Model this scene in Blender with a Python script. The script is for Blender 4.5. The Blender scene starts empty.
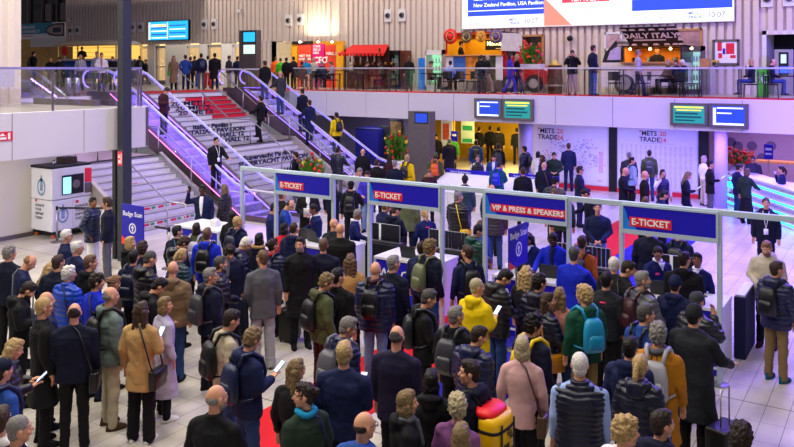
import bpy, bmesh, math, random
from mathutils import Vector, Matrix, Euler, noise
R=math.radians; PI=math.pi
SC=bpy.context.scene; C=SC.collection
FOC=790.0; TH=R(32.69); CT,ST=math.cos(TH),math.sin(TH); H=4.7; U=3.7
# ---- measuring helpers: where a sight line of the photograph meets a real plane of the hall
def P(px,py,z=0.0):
    d=FOC*(H-z)/(py-68.0); X=(px-397)*d/FOC
    return Vector((X*CT-d*ST, X*ST+d*CT, z))
def VY(px,py,y):
    u=(px-397)/FOC; d=y/(u*ST+CT); X=u*d
    return Vector((X*CT-d*ST, y, H-(py-68)*d/FOC))
def VX(px,py,x):
    u=(px-397)/FOC; d=x/(u*CT-ST); X=u*d
    return Vector((x, X*ST+d*CT, H-(py-68)*d/FOC))
# ---- materials
MATS={}
def rgb(h):
    if isinstance(h,(tuple,list)): return tuple(h)
    h=h.lstrip('#'); v=[int(h[i:i+2],16)/255 for i in (0,2,4)]
    return tuple(c/12.92 if c<=0.04045 else ((c+0.055)/1.055)**2.4 for c in v)
def mat(name,col,rough=.6,metal=0.0,emit=0.0,var=0.08,nscale=6.0,bump=0.0,bscale=30.0,trans=0.0,alpha=1.0,kind=None,spec=.4,sheen=0.0):
    if name in MATS: return MATS[name]
    m=bpy.data.materials.new(name); m.use_nodes=True; nt=m.node_tree; N=nt.nodes; L=nt.links
    b=N['Principled BSDF']; c=rgb(col)
    b.inputs['Roughness'].default_value=rough; b.inputs['Metallic'].default_value=metal
    b.inputs['Specular IOR Level'].default_value=spec
    b.inputs['Base Color'].default_value=(*c,1)
    if sheen: b.inputs['Sheen Weight'].default_value=sheen
    tc=N.new('ShaderNodeTexCoord')
    if var and not emit:
        n=N.new('ShaderNodeTexNoise'); n.inputs['Scale'].default_value=nscale; n.inputs['Detail'].default_value=3
        L.new(tc.outputs['Object'],n.inputs['Vector'])
        r=N.new('ShaderNodeMapRange'); r.inputs[1].default_value=.3; r.inputs[2].default_value=.7
        r.inputs[3].default_value=1-var; r.inputs[4].default_value=1+var
        L.new(n.outputs['Fac'],r.inputs[0])
        mx=N.new('ShaderNodeVectorMath'); mx.operation='SCALE'; mx.inputs[0].default_value=c
        L.new(r.outputs[0],mx.inputs['Scale']); L.new(mx.outputs[0],b.inputs['Base Color'])
    if emit:
        b.inputs['Emission Color'].default_value=(*c,1); b.inputs['Emission Strength'].default_value=emit
        b.inputs['Base Color'].default_value=(*[x*.3 for x in c],1)
    if trans:
        b.inputs['Transmission Weight'].default_value=trans; b.inputs['IOR'].default_value=1.45
    if alpha<1: b.inputs['Alpha'].default_value=alpha
    if bump:
        bn=N.new('ShaderNodeBump'); bn.inputs['Strength'].default_value=bump; bn.inputs['Distance'].default_value=.02
        if kind=='quilt':
            w=N.new('ShaderNodeTexWave'); w.wave_type='BANDS'; w.bands_direction='Z'; w.inputs['Scale'].default_value=bscale
            w.inputs['Distortion'].default_value=1.2; w.inputs['Detail'].default_value=1; w.inputs['Detail Scale'].default_value=1
            L.new(tc.outputs['Object'],w.inputs['Vector']); L.new(w.outputs['Fac'],bn.inputs['Height'])
        else:
            n2=N.new('ShaderNodeTexNoise'); n2.inputs['Scale'].default_value=bscale; n2.inputs['Detail'].default_value=4
            L.new(tc.outputs['Object'],n2.inputs['Vector']); L.new(n2.outputs['Fac'],bn.inputs['Height'])
        L.new(bn.outputs[0],b.inputs['Normal'])
    MATS[name]=m; return m
# ---- mesh builder
class MB:
    def __init__(s): s.bm=bmesh.new()
    def box(s,x0,x1,y0,y1,z0,z1,M=None):
        v=[s.bm.verts.new((x,y,z)) for x in(x0,x1) for y in(y0,y1) for z in(z0,z1)]
        if M: 
            for q in v: q.co=M@q.co
        for f in((0,1,3,2),(4,6,7,5),(0,4,5,1),(2,3,7,6),(0,2,6,4),(1,5,7,3)): s.bm.faces.new([v[i] for i in f])
        return s
    def bbox(s,x0,x1,y0,y1,z0,z1,r=.01,M=None,seg=2):
        b=bmesh.new(); t=MB.__new__(MB); t.bm=b; t.box(x0,x1,y0,y1,z0,z1)
        bmesh.ops.recalc_face_normals(b,faces=b.faces)
        bmesh.ops.bevel(b,geom=b.edges[:],offset=r,segments=seg,affect='EDGES',profile=.6)
        s.add(b,M); return s
    def add(s,b,M=None):
        if M: bmesh.ops.transform(b,matrix=M,verts=b.verts)
        me=bpy.data.meshes.new('t'); b.to_mesh(me); b.free(); s.bm.from_mesh(me); bpy.data.meshes.remove(me); return s
    def ring(s,c,ax1,ax2,n): return [s.bm.verts.new(c+ax1*math.cos(2*PI*i/n)+ax2*math.sin(2*PI*i/n)) for i in range(n)]
    def loft(s,rings,cap=True):
        n=len(rings[0])
        for a,b in zip(rings,rings[1:]):
            for i in range(n): s.bm.faces.new((a[i],a[(i+1)%n],b[(i+1)%n],b[i]))
        if cap: s.bm.faces.new(rings[0][::-1]); s.bm.faces.new(rings[-1])
        return s
    def tube(s,pts,r,n=8,close=False):
        pts=[Vector(p) for p in pts]; rr=r if isinstance(r,(list,tuple)) else [r]*len(pts); rings=[]; prev=None
        for i,p in enumerate(pts):
            a=pts[max(0,i-1)]; b=pts[min(len(pts)-1,i+1)]; t=(b-a).normalized()
            if prev is None:
                up=Vector((0,0,1)) if abs(t.z)<.9 else Vector((0,1,0)); u=t.cross(up).normalized()
            else:
                u=prev-t*prev.dot(t); u.normalize()
            prev=u; w=t.cross(u); rings.append(s.ring(p,u*rr[i],w*rr[i],n))
        return s.loft(rings)
    def ell(s,c,r,n=12,m=8,M=None):
        c=Vector(c); r=Vector(r if isinstance(r,(tuple,list)) else (r,r,r)); rings=[]
        top=None
        for j in range(1,m):
            a=PI*j/m; rings.append([s.bm.verts.new(c+Vector((r.x*math.sin(a)*math.cos(2*PI*i/n),r.y*math.sin(a)*math.sin(2*PI*i/n),-r.z*math.cos(a)))) for i in range(n)])
        b=s.bm.verts.new(c+Vector((0,0,-r.z))); t=s.bm.verts.new(c+Vector((0,0,r.z)))
        s.loft(rings,False)
        for i in range(n): s.bm.faces.new((rings[0][(i+1)%n],rings[0][i],b)); s.bm.faces.new((rings[-1][i],rings[-1][(i+1)%n],t))
        if M:
            for q in [v for rg in rings for v in rg]+[b,t]: q.co=M@q.co
        return s
    def cap(s,a,b,ra,rb,n=12):
        a=Vector(a);b=Vector(b); t=b-a; L=t.length
        if L<1e-5: return s.ell(a,ra)
        t.normalize(); up=Vector((0,0,1)) if abs(t.z)<.9 else Vector((0,1,0)); u=t.cross(up).normalized(); w=t.cross(u)
        rings=[]
        for k in(.25,.6,.9): rings.append((a-t*ra*math.cos(k*PI/2),ra*math.sin(k*PI/2)))
        rings.append((a,ra)); rings.append((a.lerp(b,.5),(ra+rb)/2)); rings.append((b,rb))
        for k in(.9,.6,.25): rings.append((b+t*rb*math.cos(k*PI/2),rb*math.sin(k*PI/2)))
        return s.loft([s.ring(c,u*r,w*r,n) for c,r in rings])
    def slab(s,secs,n=18,cap=True,p=2.0):   # superelliptic cross-sections (cx,cy,z,rx,ry)
        rings=[]
        for q in secs:
            cx,cy,z,rx,ry=q[:5]; e=2/p
            rings.append([s.bm.verts.new((cx+rx*math.copysign(abs(math.cos(2*PI*i/n))**e,math.cos(2*PI*i/n)),cy+ry*math.copysign(abs(math.sin(2*PI*i/n))**e,math.sin(2*PI*i/n)),z)) for i in range(n)])
        return s.loft(rings,cap)
    def lathe(s,prof,c=(0,0,0),n=20):
        c=Vector(c); rings=[[s.bm.verts.new(c+Vector((r*math.cos(2*PI*i/n),r*math.sin(2*PI*i/n),z))) for i in range(n)] for r,z in prof]
        return s.loft(rings)
    def poly(s,pts,d):   # extrude polygon by vector
        d=Vector(d); a=[s.bm.verts.new(p) for p in pts]; b=[s.bm.verts.new(Vector(p)+d) for p in pts]; n=len(a)
        s.bm.faces.new(a[::-1]); s.bm.faces.new(b)
        for i in range(n): s.bm.faces.new((a[i],a[(i+1)%n],b[(i+1)%n],b[i]))
        return s
    def mesh(s,name='m',smooth=False):
        bmesh.ops.recalc_face_normals(s.bm,faces=s.bm.faces)
        me=bpy.data.meshes.new(name); s.bm.to_mesh(me); s.bm.free()
        if smooth:
            for p in me.polygons: p.use_smooth=True
        return me
    def build(s,name,m,parent=None,smooth=False,loc=None):
        me=s.mesh(name,smooth); me.materials.append(m)
        o=bpy.data.objects.new(name,me); C.objects.link(o)
        if parent: o.parent=parent
        if loc is not None: o.location=loc
        return o
def tag(o,label=None,cat=None,group=None,kind=None):
    if label: o['label']=label
    if cat: o['category']=cat
    if group: o['group']=group
    if kind: o['kind']=kind
    return o
def empty(name,loc,label,cat,group=None,rz=0):
    o=bpy.data.objects.new(name,None); C.objects.link(o); o.location=loc; o.rotation_euler=(0,0,rz); o.empty_display_size=.1
    return tag(o,label,cat,group)
def struct(name,b,m,smooth=False): return tag(b.build(name,m,None,smooth),kind='structure')
TXT={}
def text(name,s,size,loc,m,parent=None,rot=(PI/2,0,0),ex=.004,align='LEFT',bold=0.0,sx=1.0):
    cu=bpy.data.curves.new(name,'FONT'); cu.body=s; cu.size=size; cu.extrude=ex; cu.align_x=align; cu.offset=bold; cu.resolution_u=2
    t=bpy.data.objects.new('tt',cu); C.objects.link(t)
    dg=bpy.context.evaluated_depsgraph_get(); dg.update()
    me=bpy.data.meshes.new_from_object(t.evaluated_get(dg)); bpy.data.objects.remove(t); bpy.data.curves.remove(cu)
    me.materials.clear(); me.materials.append(m); me.name=name
    o=bpy.data.objects.new(name,me); C.objects.link(o); o.location=loc; o.rotation_euler=rot; o.scale=(sx,1,1)
    if parent: o.parent=parent
    return o
def copy_tree(o,parent=None):
    c=o.copy(); C.objects.link(c)
    if parent: c.parent=parent
    for ch in list(o.children): copy_tree(ch,c)
    return c
def area(name,loc,size,energy,col=(1,1,1),rot=(0,0,0),sy=None):
    L=bpy.data.lights.new(name,'AREA'); L.shape='RECTANGLE'; L.size=size; L.size_y=sy or size; L.energy=energy; L.color=col
    o=bpy.data.objects.new(name,L); C.objects.link(o); o.location=loc; o.rotation_euler=rot; return o
# ================= materials of the place
def floor_mat():
    m=mat('pale_floor_tiles','#c9c3b8',rough=.28,var=.06,nscale=1.2)
    nt=m.node_tree;N=nt.nodes;L=nt.links;b=N['Principled BSDF']
    geo=N.new('ShaderNodeNewGeometry'); mp=N.new('ShaderNodeMapping'); mp.inputs['Location'].default_value=(1.91,-12.03,0)
    mp.inputs['Rotation'].default_value=(0,0,0)
    L.new(geo.outputs['Position'],mp.inputs['Vector'])
    sx=N.new('ShaderNodeSeparateXYZ'); L.new(mp.outputs[0],sx.inputs[0])
    def line(out,per,w):
        d=N.new('ShaderNodeMath'); d.operation='PINGPONG'; d.inputs[1].default_value=per/2; L.new(out,d.inputs[0])
        l=N.new('ShaderNodeMath'); l.operation='LESS_THAN'; l.inputs[1].default_value=w; L.new(d.outputs[0],l.inputs[0]); return l
    a=line(sx.outputs['X'],.3,.004); c=line(sx.outputs['Y'],.6,.003); e=line(sx.outputs['Y'],3.6,.012)
    mx=N.new('ShaderNodeMath'); mx.operation='MAXIMUM'; L.new(a.outputs[0],mx.inputs[0]); L.new(c.outputs[0],mx.inputs[1])
    m2=N.new('ShaderNodeMath'); m2.operation='MAXIMUM'; L.new(mx.outputs[0],m2.inputs[0]); L.new(e.outputs[0],m2.inputs[1])
    n=N.new('ShaderNodeTexNoise'); n.inputs['Scale'].default_value=2.2; n.inputs['Detail'].default_value=5
    mp2=N.new('ShaderNodeMapping'); mp2.inputs['Scale'].default_value=(1,.35,1); L.new(geo.outputs['Position'],mp2.inputs['Vector']); L.new(mp2.outputs[0],n.inputs['Vector'])
    cr=N.new('ShaderNodeValToRGB'); cr.color_ramp.elements[0].position=.3; cr.color_ramp.elements[1].position=.7
    cr.color_ramp.elements[0].color=(*rgb('#b3ab9f'),1); cr.color_ramp.elements[1].color=(*rgb('#cfc8bd'),1)
    L.new(n.outputs['Fac'],cr.inputs[0])
    mix=N.new('ShaderNodeMix'); mix.data_type='RGBA'; L.new(m2.outputs[0],mix.inputs['Factor']); L.new(cr.outputs[0],mix.inputs['A']); mix.inputs['B'].default_value=(*rgb('#5e574f'),1)
    L.new(mix.outputs['Result'],b.inputs['Base Color'])
    return m
def ribbed_mat(name,col):
    m=mat(name,col,rough=.5,metal=0.0,var=.02)
    return m
FL=floor_mat()
WHT=mat('white_cladding','#d6d1d6',rough=.45,var=.02,nscale=.6)
WALLP=mat('plaster_offwhite','#cfc9bd',rough=.8,var=.04,nscale=.8)
RIB=ribbed_mat('ribbed_white_metal','#d6cabd')
STEEL=mat('brushed_steel','#a9a9ab',rough=.35,metal=.8,var=.05)
DSTEEL=mat('grey_steel_panel','#6d6663',rough=.4,metal=.5,var=.05)
DARK=mat('dark_column_grey','#2c3038',rough=.5,var=.05)
BLK=mat('matt_black','#0c0c0f',rough=.6,var=.05)
FRM=mat('grey_frame_alu','#b9c9d6',rough=.45,metal=.2,var=.03)
NAVYP=mat('navy_print','#1a12b4',rough=.45,var=.02)
NAVYD=mat('dark_navy_print','#14146e',rough=.5,var=.02)
SKYB=mat('azure_print','#1f7fe0',rough=.45,var=.02)
REDP=mat('red_print','#e0243a',rough=.45,var=.02)
WHP=mat('white_print','#f2f2f2',rough=.5,var=.02)
WHL=mat('white_laminate','#dcdcdc',rough=.35,var=.02)
REDC=mat('red_carpet','#cf1420',rough=.95,var=.1,nscale=40,bump=.2,bscale=300)
BLUC=mat('blue_carpet','#2219a0',rough=.95,var=.1,nscale=40,bump=.2,bscale=300)
GLASS=mat('rail_glass','#cfe8ea',rough=.02,var=0,trans=1.0,alpha=.13)
LEDP=mat('violet_led_strip','#7a5cff',emit=3.5)
LEDB=mat('blue_led_strip','#6a60ff',emit=3)
LEDC=mat('cyan_led_strip','#18b0ff',emit=5)
LEDK=mat('pink_led_strip','#ff70c8',emit=3)
YEL=mat('yellow_wall','#e0ae1c',rough=.6,var=.04)
WOOD=mat('dark_brown_wood','#4a2412',rough=.6,var=.2,nscale=12)
OAK=mat('light_oak','#b98550',rough=.5,var=.15,nscale=10)
LEAF=mat('leaf_green','#4f8a1e',rough=.5,var=.25)
LEAFD=mat('dark_leaf','#1d4020',rough=.5,var=.25)
FRED=mat('red_petals','#d8201a',rough=.6,var=.15)
FORG=mat('orange_petals','#e8641a',rough=.6,var=.15)
FYEL=mat('yellow_petals','#e9c21c',rough=.6,var=.15)
PURPD=mat('dark_violet_ceiling','#5a4f86',rough=.6,var=.03)  # even dark violet base colour of the low back ceiling
def scr(name,col,e=1.6): return mat(name,col,emit=e)
SW=scr('screen_white','#eef4fa',.95); SB=scr('screen_blue','#2848cc',.9); SR=scr('screen_red','#e83a50',.95); SCY=scr('screen_cyan','#28a8ea',1.0)
STL=scr('screen_teal','#1a8a86',.8); SYE=scr('screen_yellow','#e8d84a',.9); SCO=scr('screen_coral','#f08070',.9); SDB=scr('screen_deepblue','#1c3fb8',.9)
# ================= ground floor and walls
struct('floor',MB().box(-30,6,-1,45,-.1,0),FL)
b=MB(); b.box(-20.75,-20.6,-1,14.2,0,U-.3); struct('wall_left',b,WALLP)
tag(MB().box(-20.6,-20.57,-1,14.2,0,.12).build('baseboard_left',DSTEEL),kind='structure')
# upper gallery floors (fascia separate)
UF=mat('upper_floor_stone','#a39b90',rough=.3,var=.08,nscale=2)
b=MB(); b.box(-20.6,-16.35,-1,13.5,U-.28,U-.001); struct('floor_balcony',b,UF)
b=MB(); b.box(-70,-24.55,13.5,33,U-.28,U-.001); struct('floor_upper_left',b,UF)
b=MB(); b.box(-24.55,8,26.62,33,U-.28,U-.001); struct('floor_upper_back',b,UF)
b=MB(); b.box(-70,-20.6,11,13.5,U-.28,U-.001); struct('floor_upper_corner',b,UF)
REDU=REDC
tag(MB().box(-24.5,6,26.75,28.6,U,U+.012).build('gallery_carpet',REDU),'long red carpet strip along the upper gallery behind the glass railing','carpet')
tag(MB().box(-27.2,-24.7,19.2,25.5,U,U+.012).build('landing_carpet',REDU),'red carpet on the upper landing at the top of the stairs','carpet')
# ceilings of the low rooms under the galleries
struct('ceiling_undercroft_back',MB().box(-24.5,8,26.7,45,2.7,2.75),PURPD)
struct('ceiling_undercroft_left',MB().box(-20.6,-16.4,-1,13.45,2.7,2.75),WHT)
# fascias with panel joints
def fascia(name,axis,fixed,t,a,bb,z0,z1,step):
    m=MB(); n=max(1,round((bb-a)/step)); w=(bb-a)/n
    for i in range(n):
        lo=a+i*w+.008; hi=a+(i+1)*w-.008
        if axis=='x': m.bbox(lo,hi,fixed,fixed+t,z0,z1,.006,seg=1)
        else: m.bbox(fixed-t,fixed,lo,hi,z0,z1,.006,seg=1)
    o=struct(name,m,WHT)
    if axis=='x': tag(MB().box(a,bb,fixed+.02,fixed+t-.01,z0+.02,z1-.02).build('trim_'+name,DSTEEL),kind='structure')
    else: tag(MB().box(fixed-t+.01,fixed-.02,a,bb,z0+.02,z1-.02).build('trim_'+name,DSTEEL),kind='structure')
fascia('wall_fascia_back','x',26.5,.12,-22.6,8.0,2.69,3.72,2.05)
fascia('wall_fascia_left','y',-16.3,.12,1.0,13.5,2.69,3.72,1.75)
fascia('wall_fascia_corner','x',13.5,.12,-16.8,-16.3,2.69,3.72,2.0)
# upper back wall, ribbed
def ribs(name,x0,x1,y,z0,z1,pitch=.31,m=RIB,depth=.13):
    mb=MB(); mb.box(x0,x1,y,y+.1,z0,z1); n=int((x1-x0)/pitch)
    for i in range(n):
        a=x0+(i+.5)*pitch
        mb.poly([(a-pitch*.36,y,z0),(a-pitch*.3,y-depth,z0),(a+pitch*.3,y-depth,z0),(a+pitch*.36,y,z0)],(0,0,z1-z0))
    return struct(name,mb,m)
WY=32.6
ribs('wall_back_upper_west',-47.2,-28.0,WY,6.15,12.5)
ribs('wall_back_upper_centre',-28.0,-24.6,WY,6.0,12.5)
XB0=VY(277,60,WY).x; XB1=VY(345,60,WY).x
ribs('wall_back_upper_booth',-24.6,XB1,WY,6.0,12.5)
ribs('wall_back_upper_main',XB1,-4.35,WY,U,12.5)
ribs('wall_back_upper_niche',-4.35,-2.2,WY,5.95,12.5)
ribs('wall_back_upper_east',-2.2,6,WY,U,12.5)
struct('wall_niche_back',MB().box(-4.4,-2.1,34.5,34.6,U,6.2),BLK)
struct('trim_niche',MB().box(-4.5,-4.35,WY-.12,34.5,U,6.1).box(-2.2,-2.05,WY-.12,34.5,U,6.1).box(-4.5,-2.05,WY-.12,WY,5.95,6.1),WHL)
# left upper wall (ribbed) that borders the balcony
YE=VX(21,50,-20.6).y; mb=MB(); mb.box(-20.75,-20.6,-1,YE,U,12)
for i in range(38):
    a=-.8+i*.36
    if a>YE-.15: break
    mb.poly([(-20.6,a-.11,U),(-20.54,a-.07,U),(-20.54,a+.07,U),(-20.6,a+.11,U)],(0,0,8.2))
struct('wall_left_upper',mb,RIB)
# far left: doors lobby behind the landing (piers, glazed doors)
LOB=mat('lobby_warm_wall','#e3cfa8',rough=.7,var=.05)
struct('wall_lobby_back',MB().box(-47,-24,34.6,34.7,U,6.3),mat('lobby_glow_wall','#e8c890',emit=1.0))  # wall surface emits light itself, standing in for the bright lobby
DG=mat('door_glass_warm','#d8c09a',rough=.1,var=0,trans=.5,alpha=.5)
DX=[VY(x,60,WY).x for x in (131,150,167,186,202,215,229)]
piers=MB()
for px0,px1 in ((126,138),(148,155),(166,186),(200,207),(222,232),(243,252),(256,279)):
    piers.box(VY(px0,60,WY).x,VY(px1,60,WY).x,WY-.05,WY+.35,U,6.16)
struct('wall_lobby_piers',piers,WHL); ribs('wall_back_upper_pier',VY(256,60,WY).x,XB0,WY-.05,U,6.2)
struct('wall_booth_back',MB().box(XB0,XB1,WY+.1,WY+.2,U,6.1),WHL)
k=1
for px0,px1 in ((138,148),(155,166),(186,200),(207,222),(232,243)):
    x0=VY(px0,60,WY).x; x1=VY(px1,60,WY).x
    d=MB(); 
    for a,c in ((x0+.02,x0+.12),(x1-.12,x1-.02)): d.box(a,c,WY+.05,WY+.12,U,6.0)
    d.box(x0,x1,WY+.05,WY+.12,5.9,6.05).box(x0,x1,WY+.05,WY+.12,U,3.95).box(x0,x1,WY+.06,WY+.11,4.75,4.8)
    dr=tag(d.build('door_%d'%k,WHL if k%2 else STEEL),kind='structure'); 
    g=MB().box(x0+.1,x1-.1,WY+.07,WY+.09,3.9,5.95).build('pane',DG,dr); k+=1
# soffit top left
struct('ceiling_soffit_left',MB().box(-56,-34,26,31.5,9.35,9.5),mat('violet_soffit','#8d7fd0',rough=.6,var=.02))  # one even violet base colour
struct('wall_far_left_dark',MB().box(-56,-47.2,33.6,33.7,7.7,12),mat('dark_glazing','#15171c',rough=.2,var=.1))
struct('window_1',MB().box(-53,-52.85,33.4,33.6,7.8,10).box(-51.3,-51.2,33.4,33.6,7.8,10).box(-49.6,-49.5,33.4,33.6,7.8,10).box(-48,-47.9,33.4,33.6,7.8,10).box(-50.9,-50.2,33.45,33.6,8.0,9.2).box(-49.2,-48.5,33.45,33.6,8.0,9.2),DSTEEL)
struct('wall_far_left_pier',MB().box(-52.6,-47.2,33.4,33.7,6.2,6.8),WHL)
struct('wall_far_left_bar',MB().box(-60,-40,37,37.2,U,7),mat('bar_warm_wall','#b98f4a',rough=.7,var=.2,nscale=1.5))
# ================= dark column
b=MB(); b.box(0,.24,0,.34,0,13).build
CP=VX(124,236,-16.05); CP.z=0
col=MB(); col.box(CP.x-.08,CP.x+.12,CP.y-.13,CP.y+.13,0,13); struct('trim_column_grey',col,DARK)
col=MB(); col.box(CP.x-.38,CP.x-.26,CP.y-.05,CP.y+.1,0,2.69); struct('trim_column_black',col,BLK)
# round columns below
for nm,px0,px1,m in (('trim_column_round',518,533,mat('pale_lilac_column','#a79cc4',rough=.5,var=.02)),('trim_column_violet',713.5,728.5,mat('violet_washed_column','#b6a8f0',rough=.5,var=.02))):  # violet light falling on the right column is put into its base colour
    a=VY(px0,130,28.3); c=VY(px1,130,28.3); r=(c.x-a.x)/2*.87
    struct(nm,MB().lathe([(r,0),(r,2.72)],((a.x+c.x)/2,28.3,0),28),m,True)
# ================= lower back wall
LW=29.7
LIL=mat('map_wall_white','#d8d4ea',rough=.6,var=.02)
struct('wall_back_lower_map',MB().box(-12.6,-9.45,LW,LW+.1,0,2.72),LIL)
struct('wall_back_lower_list',MB().box(-9.15,-6.2,LW,LW+.1,0,2.72),LIL)
def wallpanel(name,px0,px1,y,z0,z1,m,label,cat,t=.03):
    return tag(MB().box(VY(px0,100,y).x,VY(px1,100,y).x,y-t,y,z0,z1).build(name,m),label,cat)
struct('trim_black_panel_1',MB().box(-9.45,-9.15,LW-.05,LW+.1,0,2.72),BLK)
struct('trim_black_panel_2',MB().box(-6.2,-5.85,LW-.05,LW+.1,0,2.72),BLK)
struct('trim_red_skirting',MB().box(-12.6,-9.45,LW-.04,LW,.0,.16).box(-9.15,-6.2,LW-.04,LW,0,.16),REDP)
# yellow lobby
struct('wall_yellow_back',MB().box(-22,-12.6,37,37.1,0,2.72),YEL)
struct('wall_yellow_side',MB().box(-12.7,-12.6,29.8,37,0,2.72),YEL)
struct('wall_yellow_nib',MB().box(-18.1,-17.2,31.6,31.7,0,2.72),YEL)
struct('wall_under_stairs_back',MB().box(-26,-18.1,30.5,30.6,0,2.72),mat('dim_lilac_wall','#8a80a8',rough=.7,var=.03))
# right lounge
struct('wall_lounge',MB().box(-8,-1.5,36.0,36.1,0,2.72),mat('lounge_lilac','#9a86b0',rough=.7,var=.03))
struct('wall_lounge_yellow',MB().box(-1.5,6,36.0,36.1,0,2.72),YEL)
dots=MB()
for px,py in ((738,146),(752,146),(771,146),(746,158),(762,158),(731,142)):
    p=VY(px,py,35.98); dots.lathe([(.28,0),(.28,.02)],(0,0,0),20) if False else None
    bm2=bmesh.new(); bmesh.ops.create_circle(bm2,cap_ends=True,radius=.2,segments=20); dots.add(bm2,Matrix.Translation((p.x,35.97,p.z))@Matrix.Rotation(PI/2,4,'X'))
struct('trim_lounge_dots',dots,mat('dusty_violet_dot','#5b5080',rough=.7))
tag(MB().box(-6.5,1,33.5,34.2,0,.02).box(-4.9,1,33.6,34.2,1.0,1.08).build('wooden_shelf',OAK),'long light wooden bar shelf in the lounge behind the reception','shelf')
# carpets below
tag(MB().box(-7.4,-6.08,5,24.6,.001,.012).build('red_carpet_runner',REDC),'red carpet runner passing through the gates','carpet')
tag(MB().box(-6.08,-4.75,9,24.6,.001,.011).build('blue_carpet_runner',BLUC),'blue carpet runner beside the red one through the VIP gate','carpet')
# ================= stairs
RISE=U/22; GO=.272; XT=-24.45
NOSE=mat('white_riser_vinyl','#e2dfe4',rough=.4,var=.02); TREAD=mat('grey_stone_tread','#8f8a90',rough=.5,var=.06)
XL0=XT+10*GO; XL1=XL0+1.2   # landing
def step_xz(i):  # riser i counted from the top (0..21): x of riser face, z top
    z=U-i*RISE; x=XT+i*GO+(0 if i<11 else 1.2-GO); return x,z
def flight(y0,y1,i0,i1,name,lowx=None):
    mb=MB(); tr=MB()
    for i in range(i0,i1):
        x,z=step_xz(i); z2=z-RISE
        x2=step_xz(i+1)[0] if i<21 else x+GO
        mb.box(x-.03 if False else x-.02,x,y0,y1,max(0,z2),z-.004)
        tr.box(x-.3 if i else x-.3,x+.012,y0,y1,z-.03,z)
    o=struct(name,mb,NOSE); t=tr.build('tread',TREAD,o)
    base=MB()
    for i in range(i0,i1):
        x,z=step_xz(i); nx=step_xz(i+1)[0] if i<21 else x
        if i+1<22: base.box(x-.3,nx-.02,y0+.02,y1-.02,0,max(.02,z-RISE-.03))
    return o
mst=flight(19.75,24.3,0,22,'wall_main_stair_risers')
XLa=step_xz(10)[0]; XLb=step_xz(11)[0]; ZL=U-11*RISE
nst=flight(14.5,17.55,11,22,'wall_near_stair_risers')
struct('floor_main_stair_landing',MB().box(XLa-.02,XLb,19.75,24.3,ZL-.05,ZL),TREAD)
struct('floor_near_stair_landing',MB().box(XLa-2.4,XLb,14.5,17.55,ZL-.05,ZL),mat('stone_landing','#a58f96',rough=.35))
struct('wall_near_landing_side',MB().box(XLa-2.5,XLa-2.4,14.5,17.55,ZL,U),WHT)
# stringers
def stringer(y,t,i0,i1,name,m,up=.12,dn=.28):
    mb=MB(); 
    x0,z0=step_xz(i0); x1,z1=step_xz(i1-1)
    if i0<11<i1: pts=[(x0-.3,z0),(XLa,ZL+RISE*0+.0),(XLb,ZL),(x1+GO,0)]
    else: pts=[(x0,z0),(x1+GO,max(0,z1-RISE))]
    top=[(x,z+up) for x,z in pts]; bot=[(x,max(0,z-dn)) for x,z in pts][::-1]
    mb.poly([(x,y,z) for x,z in top+bot],(0,t,0)); return struct(name,mb,m)
stringer(24.3,.16,0,22,'trim_stringer_main_far',mat('beige_steel','#b0a59c',rough=.4,metal=.4))
stringer(19.6,.14,0,22,'trim_stringer_main_near',STEEL)
stringer(14.36,.14,11,22,'trim_stringer_near_left',mat('beige_steel',''),.1,.5)
stringer(17.55,.14,11,22,'trim_stringer_near_right',STEEL,.1,.5)
# under-stair wall (left of near stair)
xa,za=step_xz(11); struct('wall_under_near_stair',MB().poly([(XLb-.1,14.45,0),(XLb-.1,14.45,ZL-.3),(XLb+2.9,14.45,.05),(XLb+2.9,14.45,0)],(0,-.04,0)).box(-23.2,XLb-.1,14.41,14.45,0,ZL),WALLP)
# coloured risers
cr=MB(); 
for i in range(1,6):
    x,z=step_xz(i); cr.box(x,x+.012,22.0+.25*0+ (i-1)*.1,24.3,z-RISE+.005,z-.005)
cr.build('red_riser_vinyl',REDP,mst)
cg=MB()
for i in range(3,8):
    x,z=step_xz(i); cg.box(x,x+.012,19.76,20.35+.03*i,z-RISE+.02,z-.03)
cg.build('green_riser_vinyl',mat('teal_vinyl','#1d7f74',rough=.5),mst)
SV=mat('indigo_lettering','#16143c',rough=.5,var=0)
def riser_text(i,s,yc,size=.17,par=mst,m=SV,b=.004,sx=1.0):
    x,z=step_xz(i); return text('riser_lettering',s,size,(x+.014,yc,z-RISE+.03),m,par,(PI/2,0,PI/2),.003,'CENTER',b,sx)
riser_text(2,'20 METS',21.9,.23,b=.006,sx=2.2); riser_text(3,'20 METS',21.9,.23,b=.006,sx=2.2); riser_text(4,'20 METS',21.8,.23,b=.006,sx=2.2)
for i,s in ((7,'Italian Pavilion'),(8,'ITALIAN PAVILION'),(9,'HALL 12'),(10,'HALL 12'),(13,'Superyacht Pavilion'),(14,'SUPERYACHT PAVILION'),(16,'HALL 10'),(17,'HALL 10')):
    riser_text(i,s,(21.9 if i<12 else 22.3)+(.5 if s[0:4]=='HALL' else 0),.23,b=.009,sx=1.55)
logos=MB()
for i in (18,20):
    x,z=step_xz(i)
    for k in range(6):
        y=14.9+k*.5; logos.box(x,x+.015,y,y+.2,z-RISE+.05,z-.06)
logos.build('sponsor_logo_print',REDP,nst)
lg=MB()
for i in (18,20):
    x,z=step_xz(i)
    for k in range(5):
        y=15.16+k*.5; lg.box(x,x+.015,y,y+.13,z-RISE+.05,z-.06)
lg.build('sponsor_logo_print',mat('green_print','#2f9a4c',rough=.5),nst)
riser_text(14,'_ ___ _ __',15.8,.1,nst,REDP)
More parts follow.
